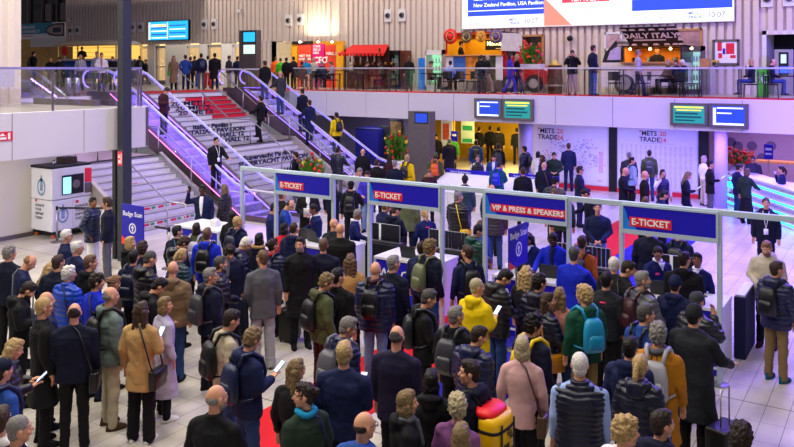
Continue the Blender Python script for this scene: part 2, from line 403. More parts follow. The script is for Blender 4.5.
# handrails of the stairs
def stair_rail(y,i0,i1,name,label,hgt=.92,end=True,land=True):
    o=empty(name,(step_xz(i0)[0],y,0),label,'handrail','steel handrails of the staircases'); r=.025
    O=Vector(o.location)
    pts=[]
    if i0<11: pts+=[(step_xz(0)[0]-.1,y,U+hgt),(XLa,y,ZL+hgt),(XLb-.1,y,ZL+hgt)]
    else: pts+=[(XLa,y,ZL+hgt),(XLb-.1,y,ZL+hgt)]
    if i1>11: pts+=[(step_xz(21)[0]+GO,y,hgt),(step_xz(21)[0]+GO+.75,y,hgt)]
    pts=[Vector(p)-O for p in pts]
    MB().tube(pts,r).build('rail',STEEL,o,True)
    xs=[]
    for a,b in zip(pts,pts[1:]):
        n=max(1,int((b-a).length/1.4))
        for k in range(n): xs.append(a.lerp(b,k/n))
    xs.append(pts[-1])
    for q in xs:
        g=q+O; x=g.x
        if x<XLa: z=U-(x-XT)/GO*RISE
        elif x<XLb: z=ZL
        else: z=max(0,ZL-(x-XLb)/GO*RISE)
        z=min(z,U)
        MB().tube([(q.x,0,z-.05 if z>.1 else 0),(q.x,0,q.z)],.02).build('post',STEEL,o,True)
    return o
stair_rail(21.96,0,22,'stair_handrail','middle steel handrail of the main staircase between the two escalators')
stair_rail(24.2,0,22,'stair_handrail','steel handrail on the far edge of the main staircase by the right escalator')
stair_rail(15.3,11,22,'stair_handrail','steel handrail on the small lower staircase behind the dark column')
stair_rail(17.62,11,22,'stair_handrail','steel handrail between the small staircase and the left escalator')
# ================= escalators
TAN=math.tan(R(30))
ESTEP=mat('escalator_step_grey','#8d86a6',rough=.4,metal=.5)
VSK=mat('violet_lit_skirt','#6a50e8',emit=1.6)
def escalator(y0,y1,label,side_m,x0=-23.5):
    o=empty('escalator',(x0,(y0+y1)/2,0),label,'escalator','escalators beside the main staircase'); O=Vector(o.location)
    x1=x0+(U-.2)/TAN+.2; yc=O.y; w=y1-y0
    def zz(x): return U if x<x0 else max(.0,U-(x-x0)*TAN)
    st=MB(); x=x0-1.2; n=0
    while x<x1+1.4:
        z=zz(x+.2); st.box(x-O.x,x+.395-O.x,-w/2+.12,w/2-.12,max(z-.24,.004),max(z,.01)); x+=.4
    st.build('steps',ESTEP,o)
    for sgn,nm in((-1,'balustrade'),(1,'balustrade')):
        yy=sgn*w/2
        prof=[(x0-1.3,U),(x0,U),(x1,.02),(x1+1.3,.02)]
        sk=MB(); top=[(a-O.x,yy-.06,z+.16) for a,z in prof]; bot=[(a-O.x,yy-.06,max(z-.75,0)) for a,z in prof[::-1]]
        sk.poly(top+bot,(0,.12,0)); s=sk.build('side_panel',side_m,o)
        gl=MB(); top=[(a-O.x,yy-.006,z+.86) for a,z in prof]; bot=[(a-O.x,yy-.006,z+.16) for a,z in prof[::-1]]
        gl.poly(top+bot,(0,.012,0)); g=gl.build('glass_panel',GLASS,o)
        # handrail loop
        pts=[]; h=.94; rr=.33
        c0=Vector((x0-1.3-O.x,yy,U+h-rr)); c1=Vector((x1+1.3-O.x,yy,h-rr))
        for k in range(9):
            a=-PI/2-PI*k/8; pts.append(c0+Vector((rr*math.cos(a),0,rr*math.sin(a))))
        pts+= [Vector((x0-.25-O.x,yy,U+h)),Vector((x0+.25-O.x,yy,U+h-.14))]
        pts+= [Vector((x1-.35-O.x,yy,h+.2)),Vector((x1+.3-O.x,yy,h+.01))]
        for k in range(9):
            a=PI/2-PI*k/8; pts.append(c1+Vector((rr*math.cos(a),0,rr*math.sin(a))))
        MB().tube(pts,.035,8).build('handrail',mat('silver_rubber_handrail','#c4c0cc',rough=.3),o,True)
        lp=[p+Vector((0,0,-.055 if abs(p.z)<99 else 0)) for p in pts[9:13]]
        MB().tube(lp,.008,6).build('light_strip',LEDB,o)
        loop=[p for p in pts[:10]]; MB().tube([c0+(p-c0)*.86 for p in loop[:9]],.012,6).build('light_strip',LEDP,o)
        l2=[Vector((a-O.x,yy+(-.068 if sgn<0 else -.068),z+.1)) for a,z in prof[1:3]]
        MB().tube(l2,.011,6).build('skirt_light_strip',LEDK if sgn<0 and yc<20 else LEDP,o)
        if sgn>0:
            l3=[Vector((a-O.x,yy-.07,z+.13)) for a,z in prof]; MB().tube(l3,.008,6).build('skirt_light_strip',LEDP,o)
    # violet light thrown on the steps comes from small lamps in the skirts
    for k in range(4):
        xx=x0+.6+k*1.65
        L=bpy.data.lights.new('escalator_skirt_lamp','AREA'); L.shape='RECTANGLE'; L.size=1.4; L.size_y=.08; L.energy=26 if yc<20 else 9; L.color=(.25,.1,1) if yc<20 else (.55,.5,1)
        lo=bpy.data.objects.new('escalator_skirt_lamp',L); C.objects.link(lo); lo.location=(xx,y1-.1,zz(xx)+.55); lo.rotation_euler=(R(-65),R(30),0)
    return o
PANM=mat('escalator_brown_steel','#6a5a66',rough=.35,metal=.6)
escalator(18.0,19.35,'left escalator with violet light running down beside the main staircase',PANM)
escalator(24.75,26.05,'right escalator below the gallery carrying visitors in dark jackets',PANM)
# ================= glass railings
def glass_rail(pts,label,post=1.5,h=1.0,z=U,rm=STEEL,posts=True):
    p0=Vector(pts[0]); o=empty('glass_railing',(p0.x,p0.y,z),label,'railing','glass railings of the upper level')
    for a,b in zip(pts,pts[1:]):
        a=Vector((*a,0))-Vector((p0.x,p0.y,0)); b=Vector((*b,0))-Vector((p0.x,p0.y,0)); d=(b-a); L=d.length; t=d/L; nn=Vector((-t.y,t.x,0))
        n=max(1,round(L/post))
        for k in range(n):
            q0=a+t*(L*k/n+.01); q1=a+t*(L*(k+1)/n-.01)
            mb=MB(); mb.poly([q0+Vector((0,0,.02))+nn*-.006,q1+Vector((0,0,.02))+nn*-.006,q1+Vector((0,0,h-.03))+nn*-.006,q0+Vector((0,0,h-.03))+nn*-.006],nn*.012); mb.build('glass_pane',GLASS,o)
        mb=MB(); mb.poly([a+Vector((0,0,h-.03))-nn*.03,b+Vector((0,0,h-.03))-nn*.03,b+Vector((0,0,h+.02))-nn*.03,a+Vector((0,0,h+.02))-nn*.03],nn*.06); mb.build('top_rail',rm,o)
        if posts:
            for k in range(n+1):
                q=a+t*(L*k/n); MB().box(-.02,.02,-.02,.02,.0,h-.03,Matrix.Translation(q)).build('post',DSTEEL,o)
    return o
glass_rail([(-22.4,26.56),(7.5,26.56)],'long glass railing along the front edge of the upper gallery',1.45,posts=False,rm=mat('pale_rail_steel','#d0ccd0',rough=.3,metal=.3))
glass_rail([(-16.36,1.0),(-16.36,13.42)],'glass railing along the white balcony at the left',2.4)
glass_rail([(-16.5,13.44),(-16.9,13.44)],'short glass railing end at the corner right of the dark column',.4)
# bollards at the left balcony head
p=P(68,100,U)
for px in (68,76.5):
    q=VX(px,84,-25.0); o=empty('bollard',(-25.0,q.y,U),'left one of two steel bollards seen through the balcony glass' if px<70 else 'right one of two steel bollards seen through the balcony glass','bollard','steel bollards on the left balcony')
    MB().lathe([(.11,0),(.11,.62),(.07,.66)]).build('post',STEEL,o,True); MB().lathe([(.15,0),(.15,.02)]).build('base_plate',DSTEEL,o)
# ================= gates with ticket panels
GY=12.45; GZ=2.60
gx=[(-11.93,-10.97,0),(-10.97,-9.48,1),(-8.61,-7.02,1),(-6.16,-4.63,2),(-3.76,-2.30,1)]
gate=empty('ticket_gate_frame',(-11.93,GY,0),'long grey aluminium gate frame carrying the blue ticket panels over the desks','gate')
O=Vector((-11.93,GY,0))
def gadd(mb,name,m,parent=gate): return mb.build(name,m,parent)
xs=[-11.93,-10.97,-9.48,-8.61,-7.02,-6.16,-4.63,-3.76,-2.30]
for x in xs: gadd(MB().bbox(x-.035-O.x,x+.035-O.x,-.035,.035,0,GZ,.006,seg=1),'post',FRM)
gadd(MB().bbox(-.035,1.9-O.x,-.034,.034,GZ-.09,GZ-.001,.006,seg=1),'top_beam',FRM)
for x in xs: gadd(MB().lathe([(.13,0.012),(.13,.02),(.02,.03)],(x-O.x,0,0),20),'foot_plate',STEEL)
def panel(xa,xb,words,label,size):
    p=empty('ticket_sign',((xa+xb)/2,GY-.042,GZ-.245),label,'sign','blue signs over the gates'); w=(xb-xa)/2-.04
    MB().bbox(-w,w,-.02,.02,-.18,.18,.004,seg=1).build('board',NAVYP,p)
    fr=MB().box(-w-.03,w+.03,-.03,.03,.18,.21).box(-w-.03,w+.03,-.03,.03,-.25,-.18).box(-w-.03,-w,-.03,.03,-.18,.18).box(w,w+.03,-.03,.03,-.18,.18); fr.build('frame',FRM,p)
    MB().poly([(-w,-.021,.18),(-w,-.021,-.18),(-w+.22,-.021,-.18),(-w+.07,-.021,-.02),(-w+.05,-.021,.08)],(0,-.002,0)).build('azure_corner',SKYB,p)
    n=len(words); tw=size*.62*n; x0=-w+.1
    t=text('lettering',words,size,(x0+.03,-.029,-.1),WHP,p,ex=.002,bold=.003)
    tw=t.dimensions.x if t.dimensions.x>0 else tw
    vs=[v.co.x for v in t.data.vertices]; tw=max(vs)
    MB().box(x0,x0+.06+tw,-.026,-.022,-.13,-.1+size*.86).build('red_band',REDP,p)
    return p
panel(-10.97,-9.48,'E-TICKET','blue E-TICKET sign nearest the staircase, leftmost of the gate signs',.14)
panel(-8.61,-7.02,'E-TICKET','blue E-TICKET sign left of the VIP sign over the welcome desk',.14)
panel(-6.16,-4.63,'VIP & PRESS & SPEAKERS','blue sign reading VIP & PRESS & SPEAKERS over the middle desk',.122)
panel(-3.76,-2.30,'E-TICKET','blue E-TICKET sign at the right end of the gates',.14)
# ================= desks
def desk(x0,x1,label,word='WELCOME',side=True):
    d=empty('registration_desk',((x0+x1)/2,13.15,0),label,'desk','white registration desks behind the gates'); w=(x1-x0)/2
    MB().bbox(-w-.02,w+.02,-.47,.42,1.0,1.05,.008).build('worktop',WHL,d)
    MB().box(-w,w,-.44,-.4,.02,1.0).build('front_panel',NAVYP,d)
    for s in(-1,1): MB().box(s*w-.02 if s<0 else s*w-.02,s*w+.02,-.44,.38,.02,1.0).build('side_panel',WHL,d)
    for s in(-1,1): MB().box(s*w-.025,s*w+.025,-.46,-.42,.0,1.0).build('corner_profile',FRM,d)
    t=text('lettering',word,.25,(0,-.445,.66),WHP,d,ex=.003,align='CENTER',bold=.003)
    MB().box(-w+.05,w-.05,-.447,-.443,.12,.16).build('white_stripe',WHP,d)
    return d
desk(-14.3,-12.9,'white topped registration desk nearest the stairs with blue welcome front')
desk(-10.9,-9.5,'registration desk under the leftmost E-TICKET sign, lanyards and laptops on top')
desk(-8.66,-7.3,'registration desk under the second E-TICKET sign with large white welcome lettering')
desk(-6.12,-4.66,'registration desk under the VIP sign beside the badge scan board')
desk(-3.75,-2.34,'registration desk at the right end with a white side panel')
def laptop(x,y,label,rz=0,op=105):
    o=empty('laptop',(x,y,1.052),label,'laptop','laptops on the registration desks',rz)
    MB().bbox(-.17,.17,-.12,.12,0,.018,.004,seg=1).build('keyboard_base',mat('grey_laptop','#3a3d44',rough=.4,metal=.3),o)
    M=Matrix.Translation((0,-.12,.015))@Matrix.Rotation(R(-(op-90)+0),4,'X')
    M=Matrix.Translation((0,-.12,.015))@Matrix.Rotation(R(15),4,'X')
    MB().bbox(-.17,.17,-.008,.004,0,.235,.004,M,1).build('lid',mat('black_laptop_lid','#17181c',rough=.35),o)
    MB().box(-.155,.155,.0045,.006,.015,.22,M).build('screen',scr('laptop_screen','#9ab8e8',.7),o)
    return o
lp=[(345,240,'laptop on the desk under the leftmost E-TICKET sign, left one',-.2),(363,247,'laptop on the same desk beside the grey-haired staff member',.1),(399,254,'large open laptop on the welcome desk under the second E-TICKET sign',0),(534,267,'open laptop on the VIP desk right of the badge scan board',.1),(510,262,'laptop partly hidden behind the hanging badge scan board',-.1),(655,287,'laptop on the right desk before the staff man with glasses',.15),(305,233,'laptop in front of the dark-haired staff man at the left desk',0.1)]
LPX=[(-10.4,13.1),(-9.9,13.2),(-8.0,13.0),(-5.2,13.1),(-5.8,13.2),(-3.3,13.1),(-10.7,13.25)]
for (px,py,lb,rz),(lx,ly) in zip(lp,LPX): laptop(lx,ly,lb,rz)
# small desk clutter
def holder(x,y,label,m=WHL,n=4):
    o=empty('badge_holder_box',(x,y,1.051),label,'box'); MB().bbox(-.1,.1,-.07,.07,0,.12,.005,seg=1).build('box',m,o)
    MB().bbox(-.09,.09,-.05,.05,.118,.15,.003,seg=1).build('paper_stack',WHP,o); return o
holder(-7.7,12.95,'small white box of cards on the welcome desk, right of the laptop'); holder(-5.9,12.95,'white printer box at the left end of the VIP desk'); holder(-2.75,12.9,'white card box at the near end of the right desk'); holder(-13.4,13.1,'white leaflet box on the desk nearest the stairs')
LAN=mat('black_lanyard','#101018',rough=.6)
def lanyard_rack(x,y,w,label,n=12):
    o=empty('lanyard_rack',(x,y,0),label,'rack','racks hung with lanyards')
    for s in(-1,1): MB().tube([(s*w/2,0,1.04),(s*w/2,0,1.4)],.012).build('post',STEEL,o)
    MB().tube([(-w/2,0,1.4),(w/2,0,1.4)],.012).build('bar',STEEL,o)
    MB().box(-w/2-.03,w/2+.03,-.06,.06,1.03,1.05).build('foot',STEEL,o)
    for k in range(n):
        xx=-w/2+.04+(w-.08)*k/(n-1); m=LAN if k!=3 else WHP
        MB().box(xx-.03,xx+.03,-.012,.012,1.06,1.405).box(xx-.018,xx+.018,-.03,.0,1.08,1.14).build('lanyard',m,o)
    return o
lanyard_rack(-7.75,14.0,.9,'rack of hanging black lanyards behind the welcome desk'); lanyard_rack(-5.0,14.2,1.0,'rack of hanging lanyards behind the VIP desk staff'); lanyard_rack(-3.3,14.3,.7,'lanyard rack behind the right registration desk'); lanyard_rack(-9.2,13.9,.7,'lanyard rack between the two left registration desks')
# racks stand on low cabinets
for x,y,w,lb in ((-7.75,14.0,1.0,'low black cabinet under the lanyard rack behind the welcome desk'),(-5.0,14.2,1.1,'low black cabinet under the lanyard rack behind the VIP desk'),(-3.3,14.3,.8,'low black cabinet under the right lanyard rack'),(-9.2,13.9,.8,'low black cabinet under the lanyard rack between the left desks')):
    o=empty('cabinet',(x,y,0),lb,'cabinet','low cabinets behind the desks'); MB().bbox(-w/2,w/2,-.2,.2,.06,1.02,.006,seg=1).build('body',BLK,o); MB().box(-w/2+.02,w/2-.02,-.18,.18,0,.06).build('plinth',DSTEEL,o)
    MB().box(-w/2+.02,-.01,-.21,-.2,.1,.98).build('door',BLK,o); MB().box(.01,w/2-.02,-.21,-.2,.1,.98).build('door',BLK,o)
# curtain box right of right desk
o=empty('draped_table',(-2.0,14.2,0),'narrow stand draped in dark navy cloth right of the end desk','table'); MB().bbox(-.32,-.14,-.5,.5,.0,1.0,.02).build('cloth',mat('dark_navy_cloth','#14163a',rough=.9,bump=.3,bscale=8),o); MB().box(-.3,-.16,-.45,.45,1.0,1.03).build('top',WHL,o)
# ================= badge scan boards
def badge(loc,rz,w,h,zb,label):
    o=empty('badge_scan_sign',loc,label,'sign','blue badge scan boards on poles',rz)
    MB().bbox(-w/2,w/2,-.012,.012,zb,zb+h,.004,seg=1).build('board',NAVYD if False else NAVYP,o)
    MB().tube([(0,.03,0.02),(0,.03,zb+h*.6)],.018).build('pole',STEEL,o); MB().lathe([(.17,0),(.17,.015),(.03,.03)],(0,.03,0)).build('base',DSTEEL,o,True)
    MB().poly([(-w/2,-.0125,zb),(-w/2+.35*w,-.0125,zb),(-w/2,-.0125,zb+.22*h)],(0,-.002,0)).build('red_corner',mat('orange_red_print','#f0402a',rough=.5),o)
    text('lettering','Badge Scan',w*.2,(0,-.013,zb+h*.72),WHP,o,ex=.002,align='CENTER',bold=.002)
    bm2=bmesh.new(); r1,r2=w*.16,w*.12; n=28
    vo=[bm2.verts.new((r1*math.cos(2*PI*i/n),0,r1*math.sin(2*PI*i/n))) for i in range(n)]; vi=[bm2.verts.new((r2*math.cos(2*PI*i/n),0,r2*math.sin(2*PI*i/n))) for i in range(n)]
    for i in range(n): bm2.faces.new((vo[i],vo[(i+1)%n],vi[(i+1)%n],vi[i]))
    mb=MB(); mb.add(bm2,Matrix.Translation((0,-.0145,zb+h*.42))); a=w*.09
    mb.poly([(0,-.0125,zb+h*.42+a),(-a*.8,-.0125,zb+h*.42+a*.1),(-a*.3,-.0125,zb+h*.42+a*.1),(-a*.3,-.0125,zb+h*.42-a),(a*.3,-.0125,zb+h*.42-a),(a*.3,-.0125,zb+h*.42+a*.1),(a*.8,-.0125,zb+h*.42+a*.1)],(0,-.002,0)); mb.build('arrow_symbol',WHP,o)
    return o
def at(px,py,z): return P(px,py,z)
s1=47; q=P(133,205,1.78); badge((q.x,q.y,0),0,.70,.86,.92,'blue Badge Scan board on a pole below the dark column at left')
qa=VY(508.5,229,11.75); qb=VX(527.2,222,qa.x); qz=VX(508.5,271,qa.x).z; badge((qa.x,(qa.y+qb.y)/2,0),R(90),qb.y-qa.y,qa.z-qz,qz,'blue Badge Scan board on a pole above the VIP desk queue')
# retractable belt posts near the machine
def belt_post(x,y,label,z=.95):
    o=empty('belt_barrier_post',(x,y,0),label,'barrier post','retractable belt barrier posts'); MB().tube([(0,0,.02),(0,0,z)],.03,10).build('post',STEEL,o,True); MB().lathe([(.17,0),(.17,.02),(.03,.04)]).build('base',DSTEEL,o,True); MB().lathe([(.035,z-.08),(.035,z+.02)]).build('belt_head',BLK,o,True); return o
def belt(a,b,label,z=.9):
    mb=MB(); a=Vector((a[0],a[1],z)); b=Vector((b[0],b[1],z)); d=(b-a).normalized(); n=Vector((-d.y,d.x,0))*.004
    mb.poly([a,b,b+Vector((0,0,.05)),a+Vector((0,0,.05))],n); return tag(mb.build('barrier_belt',BLK),label,'belt','black barrier belts')
a=P(57,207,.95); belt_post(a.x,a.y,'belt post in front of the bottle return machine'); 
b_=P(169,228,.95); belt_post(b_.x,b_.y,'belt post near the foot of the small staircase'); c_=P(143,225,.95)
belt((a.x+.04,a.y+.02),(a.x+1.25,a.y+.75),'black belt running from the post by the bottle machine'); belt((b_.x-.04,b_.y),(c_.x+.3,c_.y+.1),'black belt reaching from the Badge Scan board to a post')
q=P(119,333,1.0)
# ================= bottle return machine by the left wall
mx0=-20.45; 
o=empty('bottle_return_machine',(-19.95,14.0,0),'white bottle return machine on castors against the left wall','machine',None,0)
def mloc(x0,x1,y0,y1,z0,z1,name,m,par=o,r=.01): return MB().bbox(x0,x1,y0,y1,z0,z1,r,seg=1).build(name,m,par)
MW=mat('machine_white','#dcdde2',rough=.35,var=.02)
for ob in [x for x in C.objects if x.name=='bottle_return_machine']: o=ob
o.location=(-20.08,13.72,0)   # local: front faces +X
mloc(-.5,.46,-.63,.63,.2,1.05,'lower_body',MW); mloc(-.5,.46,-.63,.63,1.07,1.92,'upper_body',MW)
mloc(-.52,.42,-.64,.64,1.92,1.99,'black_top',BLK); mloc(-.48,.44,-.6,.6,.12,.2,'plinth',BLK)
for sy,nm in((-1,'lower_door'),(1,'lower_door')):
    dd=MB().bbox(.455,.475,-.61 if sy<0 else .01,-.01 if sy<0 else .61,.24,1.0,.004,seg=1).build(nm,MW,o)
wd=MB().bbox(.46,.48,-.33,.36,1.17,1.72,.01,seg=1).build('window',BLK,o)
MB().box(.481,.484,-.3,-.05,1.2,1.66).build('screen',scr('screen_cyan_pale','#8fe8f0',1.1),wd)
MB().ell((.47,.12,1.44),(.03,.13,.13),16,10).build('intake_ring',DSTEEL,wd,True)
MB().box(.46,.482,.4,.61,1.45,1.85).build('red_notice',REDP,o); MB().box(.46,.482,.4,.61,1.15,1.43).build('grey_notice',DSTEEL,o)
MB().box(.46,.47,-.6,-.36,1.1,1.9).build('side_door',WHL,o)
BOT=mat('blue_grey_print','#7f96b8',rough=.5,var=.3,nscale=9)
def bottle_print(y,z,s,face):
    # ring hand + bottle shape print
    mb=MB(); bm2=bmesh.new(); n=24
    def disc(cx,cz,rx,rz,k):
        vs=[]
        for i in range(n): vs.append((cx+rx*math.cos(2*PI*i/n),cz+rz*math.sin(2*PI*i/n)))
        return vs
    def addpoly(pts):
        if face=='x': mb.poly([(.476,y+a,z+b) for a,b in pts],(.003,0,0))
        else: mb.poly([(y+a,-.632,z+b) for a,b in pts],(0,-.003,0))
    o1=disc(0,0,.19*s,.24*s,0)
    for i in range(n):
        a=o1[i];b2=o1[(i+1)%n]; addpoly([a,b2,(b2[0]*.72,b2[1]*.72),(a[0]*.72,a[1]*.72)])
    addpoly([(-.06*s,-.1*s),(.06*s,-.1*s),(.06*s,.2*s),(.03*s,.27*s),(.03*s,.33*s),(-.03*s,.33*s),(-.03*s,.27*s),(-.06*s,.2*s)])
    return mb.build('bottle_print',BOT,o)
bottle_print(-.3,.62,.9,'x'); bottle_print(-.02,1.4,1.0,'y')
def print_lines(x,y,z,face,n,size,words):
    for i in range(n):
        if face=='x': text('print_lettering',words[i],size,(.477,y,z-i*size*1.15),BLK,o,(PI/2,0,PI/2),.001,bold=.003)
        else: text('print_lettering',words[i],size,(x,-.633,z-i*size*1.15),BLK,o,ex=.001,bold=.003)
print_lines(0,.08,.78,'x',4,.1,['DONATE','YOUR','DEPOSIT','TODAY']); print_lines(-.3,0,.86,'y',4,.1,['DONATE','YOUR','DEPOSIT','TODAY'])
MB().box(.476,.48,.1,.19,.9,.98).build('red_mark',REDP,o); MB().box(-.3,-.22,-.634,-.63,.98,1.05).build('red_mark',REDP,o)
for sx in(-.4,.36):
    for sy in(-.52,.52):
        w=MB().ell((sx,sy,.06),(.03,.06,.06),10,8).build('castor',mat('orange_castor','#d8641c',rough=.5) if sy<0 else BLK,o,True)
o2=empty('crate',(-20.2,13.95,1.991),'small brown box lying on top of the bottle return machine','box'); MB().bbox(-.2,.2,-.2,.2,0,.16,.008).build('box',mat('brown_card','#3c2e26',rough=.8),o2); MB().box(-.19,.19,-.19,.19,.155,.17).build('lid',BLK,o2)
o2=empty('canister',(-19.9,13.35,1.991),'small silver canister on top of the bottle return machine','canister'); MB().lathe([(.05,0),(.05,.11),(.03,.13)]).build('body',STEEL,o2,True); MB().lathe([(.03,.13),(.03,.15)]).build('cap',BLK,o2,True)
# red evacuation signs
def redsign(x,y,z,w,h,face,label):
    s=empty('safety_sign',(x,y,z),label,'sign','red safety signs')
    rot=(PI/2,0,PI/2) if face=='x' else (PI/2,0,0)
    Mx=Euler((0,0,PI/2 if face=='x' else 0)).to_matrix().to_4x4()
    MB().box(-w/2,w/2,-.006,.0,0,h,Mx).build('board',REDP,s)
    MB().poly([(-w*.3,-.007,h*.15),(w*.1,-.007,h*.15),(w*.1,-.007,h*.4),(-w*.3,-.007,h*.4)],(0,-.002,0)).poly([(w*.2,-.007,h*.15),(w*.35,-.007,h*.15),(w*.35,-.007,h*.85),(w*.2,-.007,h*.85)],(0,-.002,0)).poly([(-w*.35,-.007,h*.55),(w*.05,-.007,h*.55),(-w*.15,-.007,h*.85)],(0,-.002,0)).build('symbol',WHP,s).data.transform(Mx)
    return s
q=VX(4.5,141,-16.295); redsign(-16.29,q.y,q.z-.0,.36,.2,'x','red fire safety sign on the white balcony panel at the left edge')
zt=VY(125,152,CP.y-.13).z; zb=VY(125,166,CP.y-.13).z
redsign(CP.x+.02,CP.y-.132,zb,.18,zt-zb,'y','red fire hose and arrow sign on the dark column')
# ================= monitors on the fascia
def monitor(px0,px1,py0,py1,label,body,lines):
    y=26.48; a=VY(px0,py0,y); c=VY(px1,py1,y); w=c.x-a.x; h=a.z-c.z
    o=empty('information_monitor',((a.x+c.x)/2,y,c.z),label,'monitor','departure style monitors on the gallery front')
    MB().bbox(-w/2,w/2,-.12,.019,0,h,.01).build('housing',DSTEEL,o)
    s=MB().box(-w/2+.1,w/2-.1,-.125,-.12,.09,h-.08).build('screen',body,o)
    for (x0,x1,z0,z1,m) in lines: MB().box(-w/2+.1+(w-.2)*x0,-w/2+.1+(w-.2)*x1,-.129,-.126,.09+(h-.17)*z0,.09+(h-.17)*z1).build('text_band',m,s)
    return o
tl=[(.03,.97,.85,.95,SYE),(.1,.9,.7,.77,SYE),(.06,.8,.5,.6,scr('screen_dkteal','#0c4a5c',.5)),(.06,.9,.3,.4,scr('screen_dkteal','')),(.06,.7,.12,.2,scr('screen_dkteal',''))]
bl=[(0.03,.12,.1,.9,SW),(.15,.95,.86,.93,SW),(.15,.6,.6,.66,SW),(.03,.97,.02,.12,SW)]
monitor(475.5,503,98,119,'left blue screen of the pair on the gallery front above the yellow lobby',SDB,bl)
monitor(503.5,534,98.5,121,'teal screen beside the blue one above the yellow lobby',STL,tl)
monitor(671,708.5,102.5,126.5,'teal screen of the right pair of monitors above the floor plan wall',STL,tl)
monitor(709.5,749,103,129,'blue screen of the right pair of monitors on the gallery front',SDB,bl)
# ================= big LED screen on back wall
y=WY-.15
o=empty('video_wall',(-11.3,y,6.5),'huge bright video wall with hall directions and time hung on the back wall','screen')
x0,x1=-17.2-o.location.x,-5.45-o.location.x
MB().box(x0,x1,-.12,0,-.02,3.9).build('housing',WHL,o)
MB().box(x0+.03,x1-.03,-.13,-.121,0.02,3.88).build('white_screen',SW,o)
a,bx=VY(467,10,y-.2).x+11.3,VY(543.5,10,y-.2).x+11.3
MB().box(a,bx,-.137,-.131,.56,3.88).build('blue_field',SB,o)
a2,b2=VY(631.5,10,y-.2).x+11.3,VY(733,10,y-.2).x+11.3
MB().box(a2,b2-.03,-.137,-.131,.52,3.88).build('blue_field',SB,o)
for A_,B_,zz in ((a,bx,.78),(a2,b2-.1,.98)): MB().box(A_+.02,B_-.02,-.142,-.138,zz,zz+.04).build('divider_line',SW,o)
for i,s in enumerate(['French Pavilion, German Pavilion','Italian Pavilion','New Zealand Pavilion, USA Pavilion']): text('lettering',s,.235,(a+.3,-.142,1.58-i*.3),SW,o,bold=.004,ex=.002)
text('lettering','Dutch Pavilion, Nordic Pavilion' if False else 'British Pavilion',.235,(a+.3,-.142,1.9),SW,o,ex=.002)
text('lettering','Organisers Room, VIP Lounge',.27,(a2+1.15,-.142,1.28),SW,o,bold=.004,ex=.002); text('lettering','Conference Rooms',.27,(a2+1.6,-.142,1.66),SW,o,bold=.004,ex=.002)
GRY=mat('screen_grey_text','#5a6a9a',rough=.5,var=0)
for A_ in (a,a2): text('lettering','You are in Entrance C',.16,(A_+.1,-.142,.2),GRY,o,ex=.002)
for B_ in (bx,b2):
    text('lettering','10:07',.3,(B_-.95,-.142,.17),mat('screen_dark_text','#303c66',rough=.5),o,ex=.002); text('lettering','METS\nTRADE',.16,(B_-1.65,-.142,.3),SB,o,ex=.002,bold=.003)
MB().poly([(bx,-.138,.03),(bx+1.25,-.138,.03),(bx,-.138,1.25)],(0,-.002,0)).build('coral_triangle',SCO,o)
xa=VY(561.5,5,y-.2).x+11.3; xb=VY(609,5,y-.2).x+11.3
rb=MB().box(xa,xb,-.142,-.138,.98,1.25).build('red_band',SR,o); text('lettering','VISIT HALL 7',.23,((xa+xb)/2,-.148,1.03),SW,o,align='CENTER',bold=.004,ex=.002)
text('lettering','7 M',.5,((xa+xb)/2-.3,-.142,1.62),SB,o,bold=.01,ex=.002)
MB().box(bx+1.9,bx+1.93,-.138,-.135,.1,.9).box(bx+1.2,bx+3.4,-.138,-.135,.5,.52).build('pale_map_lines',mat('pale_map_cyan','#b8d8e8',rough=.5),o)
# small display over the lobby doors
a=VY(149.5,22,WY-.15); c=VY(190.5,39.5,WY-.15)
o=empty('information_display',((a.x+c.x)/2,WY-.15,c.z),'wide cyan display over the lobby doors on the upper level','display'); w=(c.x-a.x)/2; h=a.z-c.z
MB().box(-w,w,-.1,0,-.02,h+.02).build('housing',BLK,o); MB().box(-w+.03,w-.1,-.108,-.1,.02,h-.02).build('screen',SCY,o)
MB().box(-w+.05,-w+.2,-.112,-.109,.05,h-.05).box(-.1,-.02,-.112,-.109,.06,h-.06).box(-w+.3,-.2,-.112,-.109,h*.7,h*.85).build('white_blocks',SW,o); MB().box(-.9,-.3,-.115,-.11,h*.72,h*.8).build('yellow_block',SYE,o)
for i in range(4): MB().box(-w+.3,-.15,-.112,-.109,h*.1+i*.2,h*.1+i*.2+.07).box(.1,w-.3,-.112,-.109,h*.15+i*.22,h*.15+i*.22+.06).build('text_band',SB if i%2 else SW,o)
# ventilation ports
k=0
for px,py in ((71,30.5),(78,30.2),(133,27.3),(141,27),(204.5,24.5),(214,24),(288.5,20.5),(300,19.6),(388,15.7),(402,15.2),(767,-1),(789,-2)):
    q=VY(px,py,WY-.18); o=empty('air_nozzle',q,'','vent','round air nozzles on the back wall')
    side='left' if k%2==0 else 'right'
    o['label']=side+' air nozzle of the '+['pair over the blue snack van','pair left of the cyan display','pair left of the tall info pillar','pair over the colourful booth','pair right of the red awning','pair in the top right corner'][k//2]
    MB().box(-.2,.2,-.03,.05,-.3,.3).build('plate',WHL,o); b3=bmesh.new(); bmesh.ops.create_cone(b3,cap_ends=True,radius1=.16,radius2=.11,depth=.12,segments=16)
    MB().add(b3,Matrix.Translation((0,-.05,0))@Matrix.Rotation(PI/2,4,'X')).build('nozzle',DSTEEL,o); MB().ell((0,-.1,0),(.09,.04,.09),12,8).build('core',BLK,o); k+=1
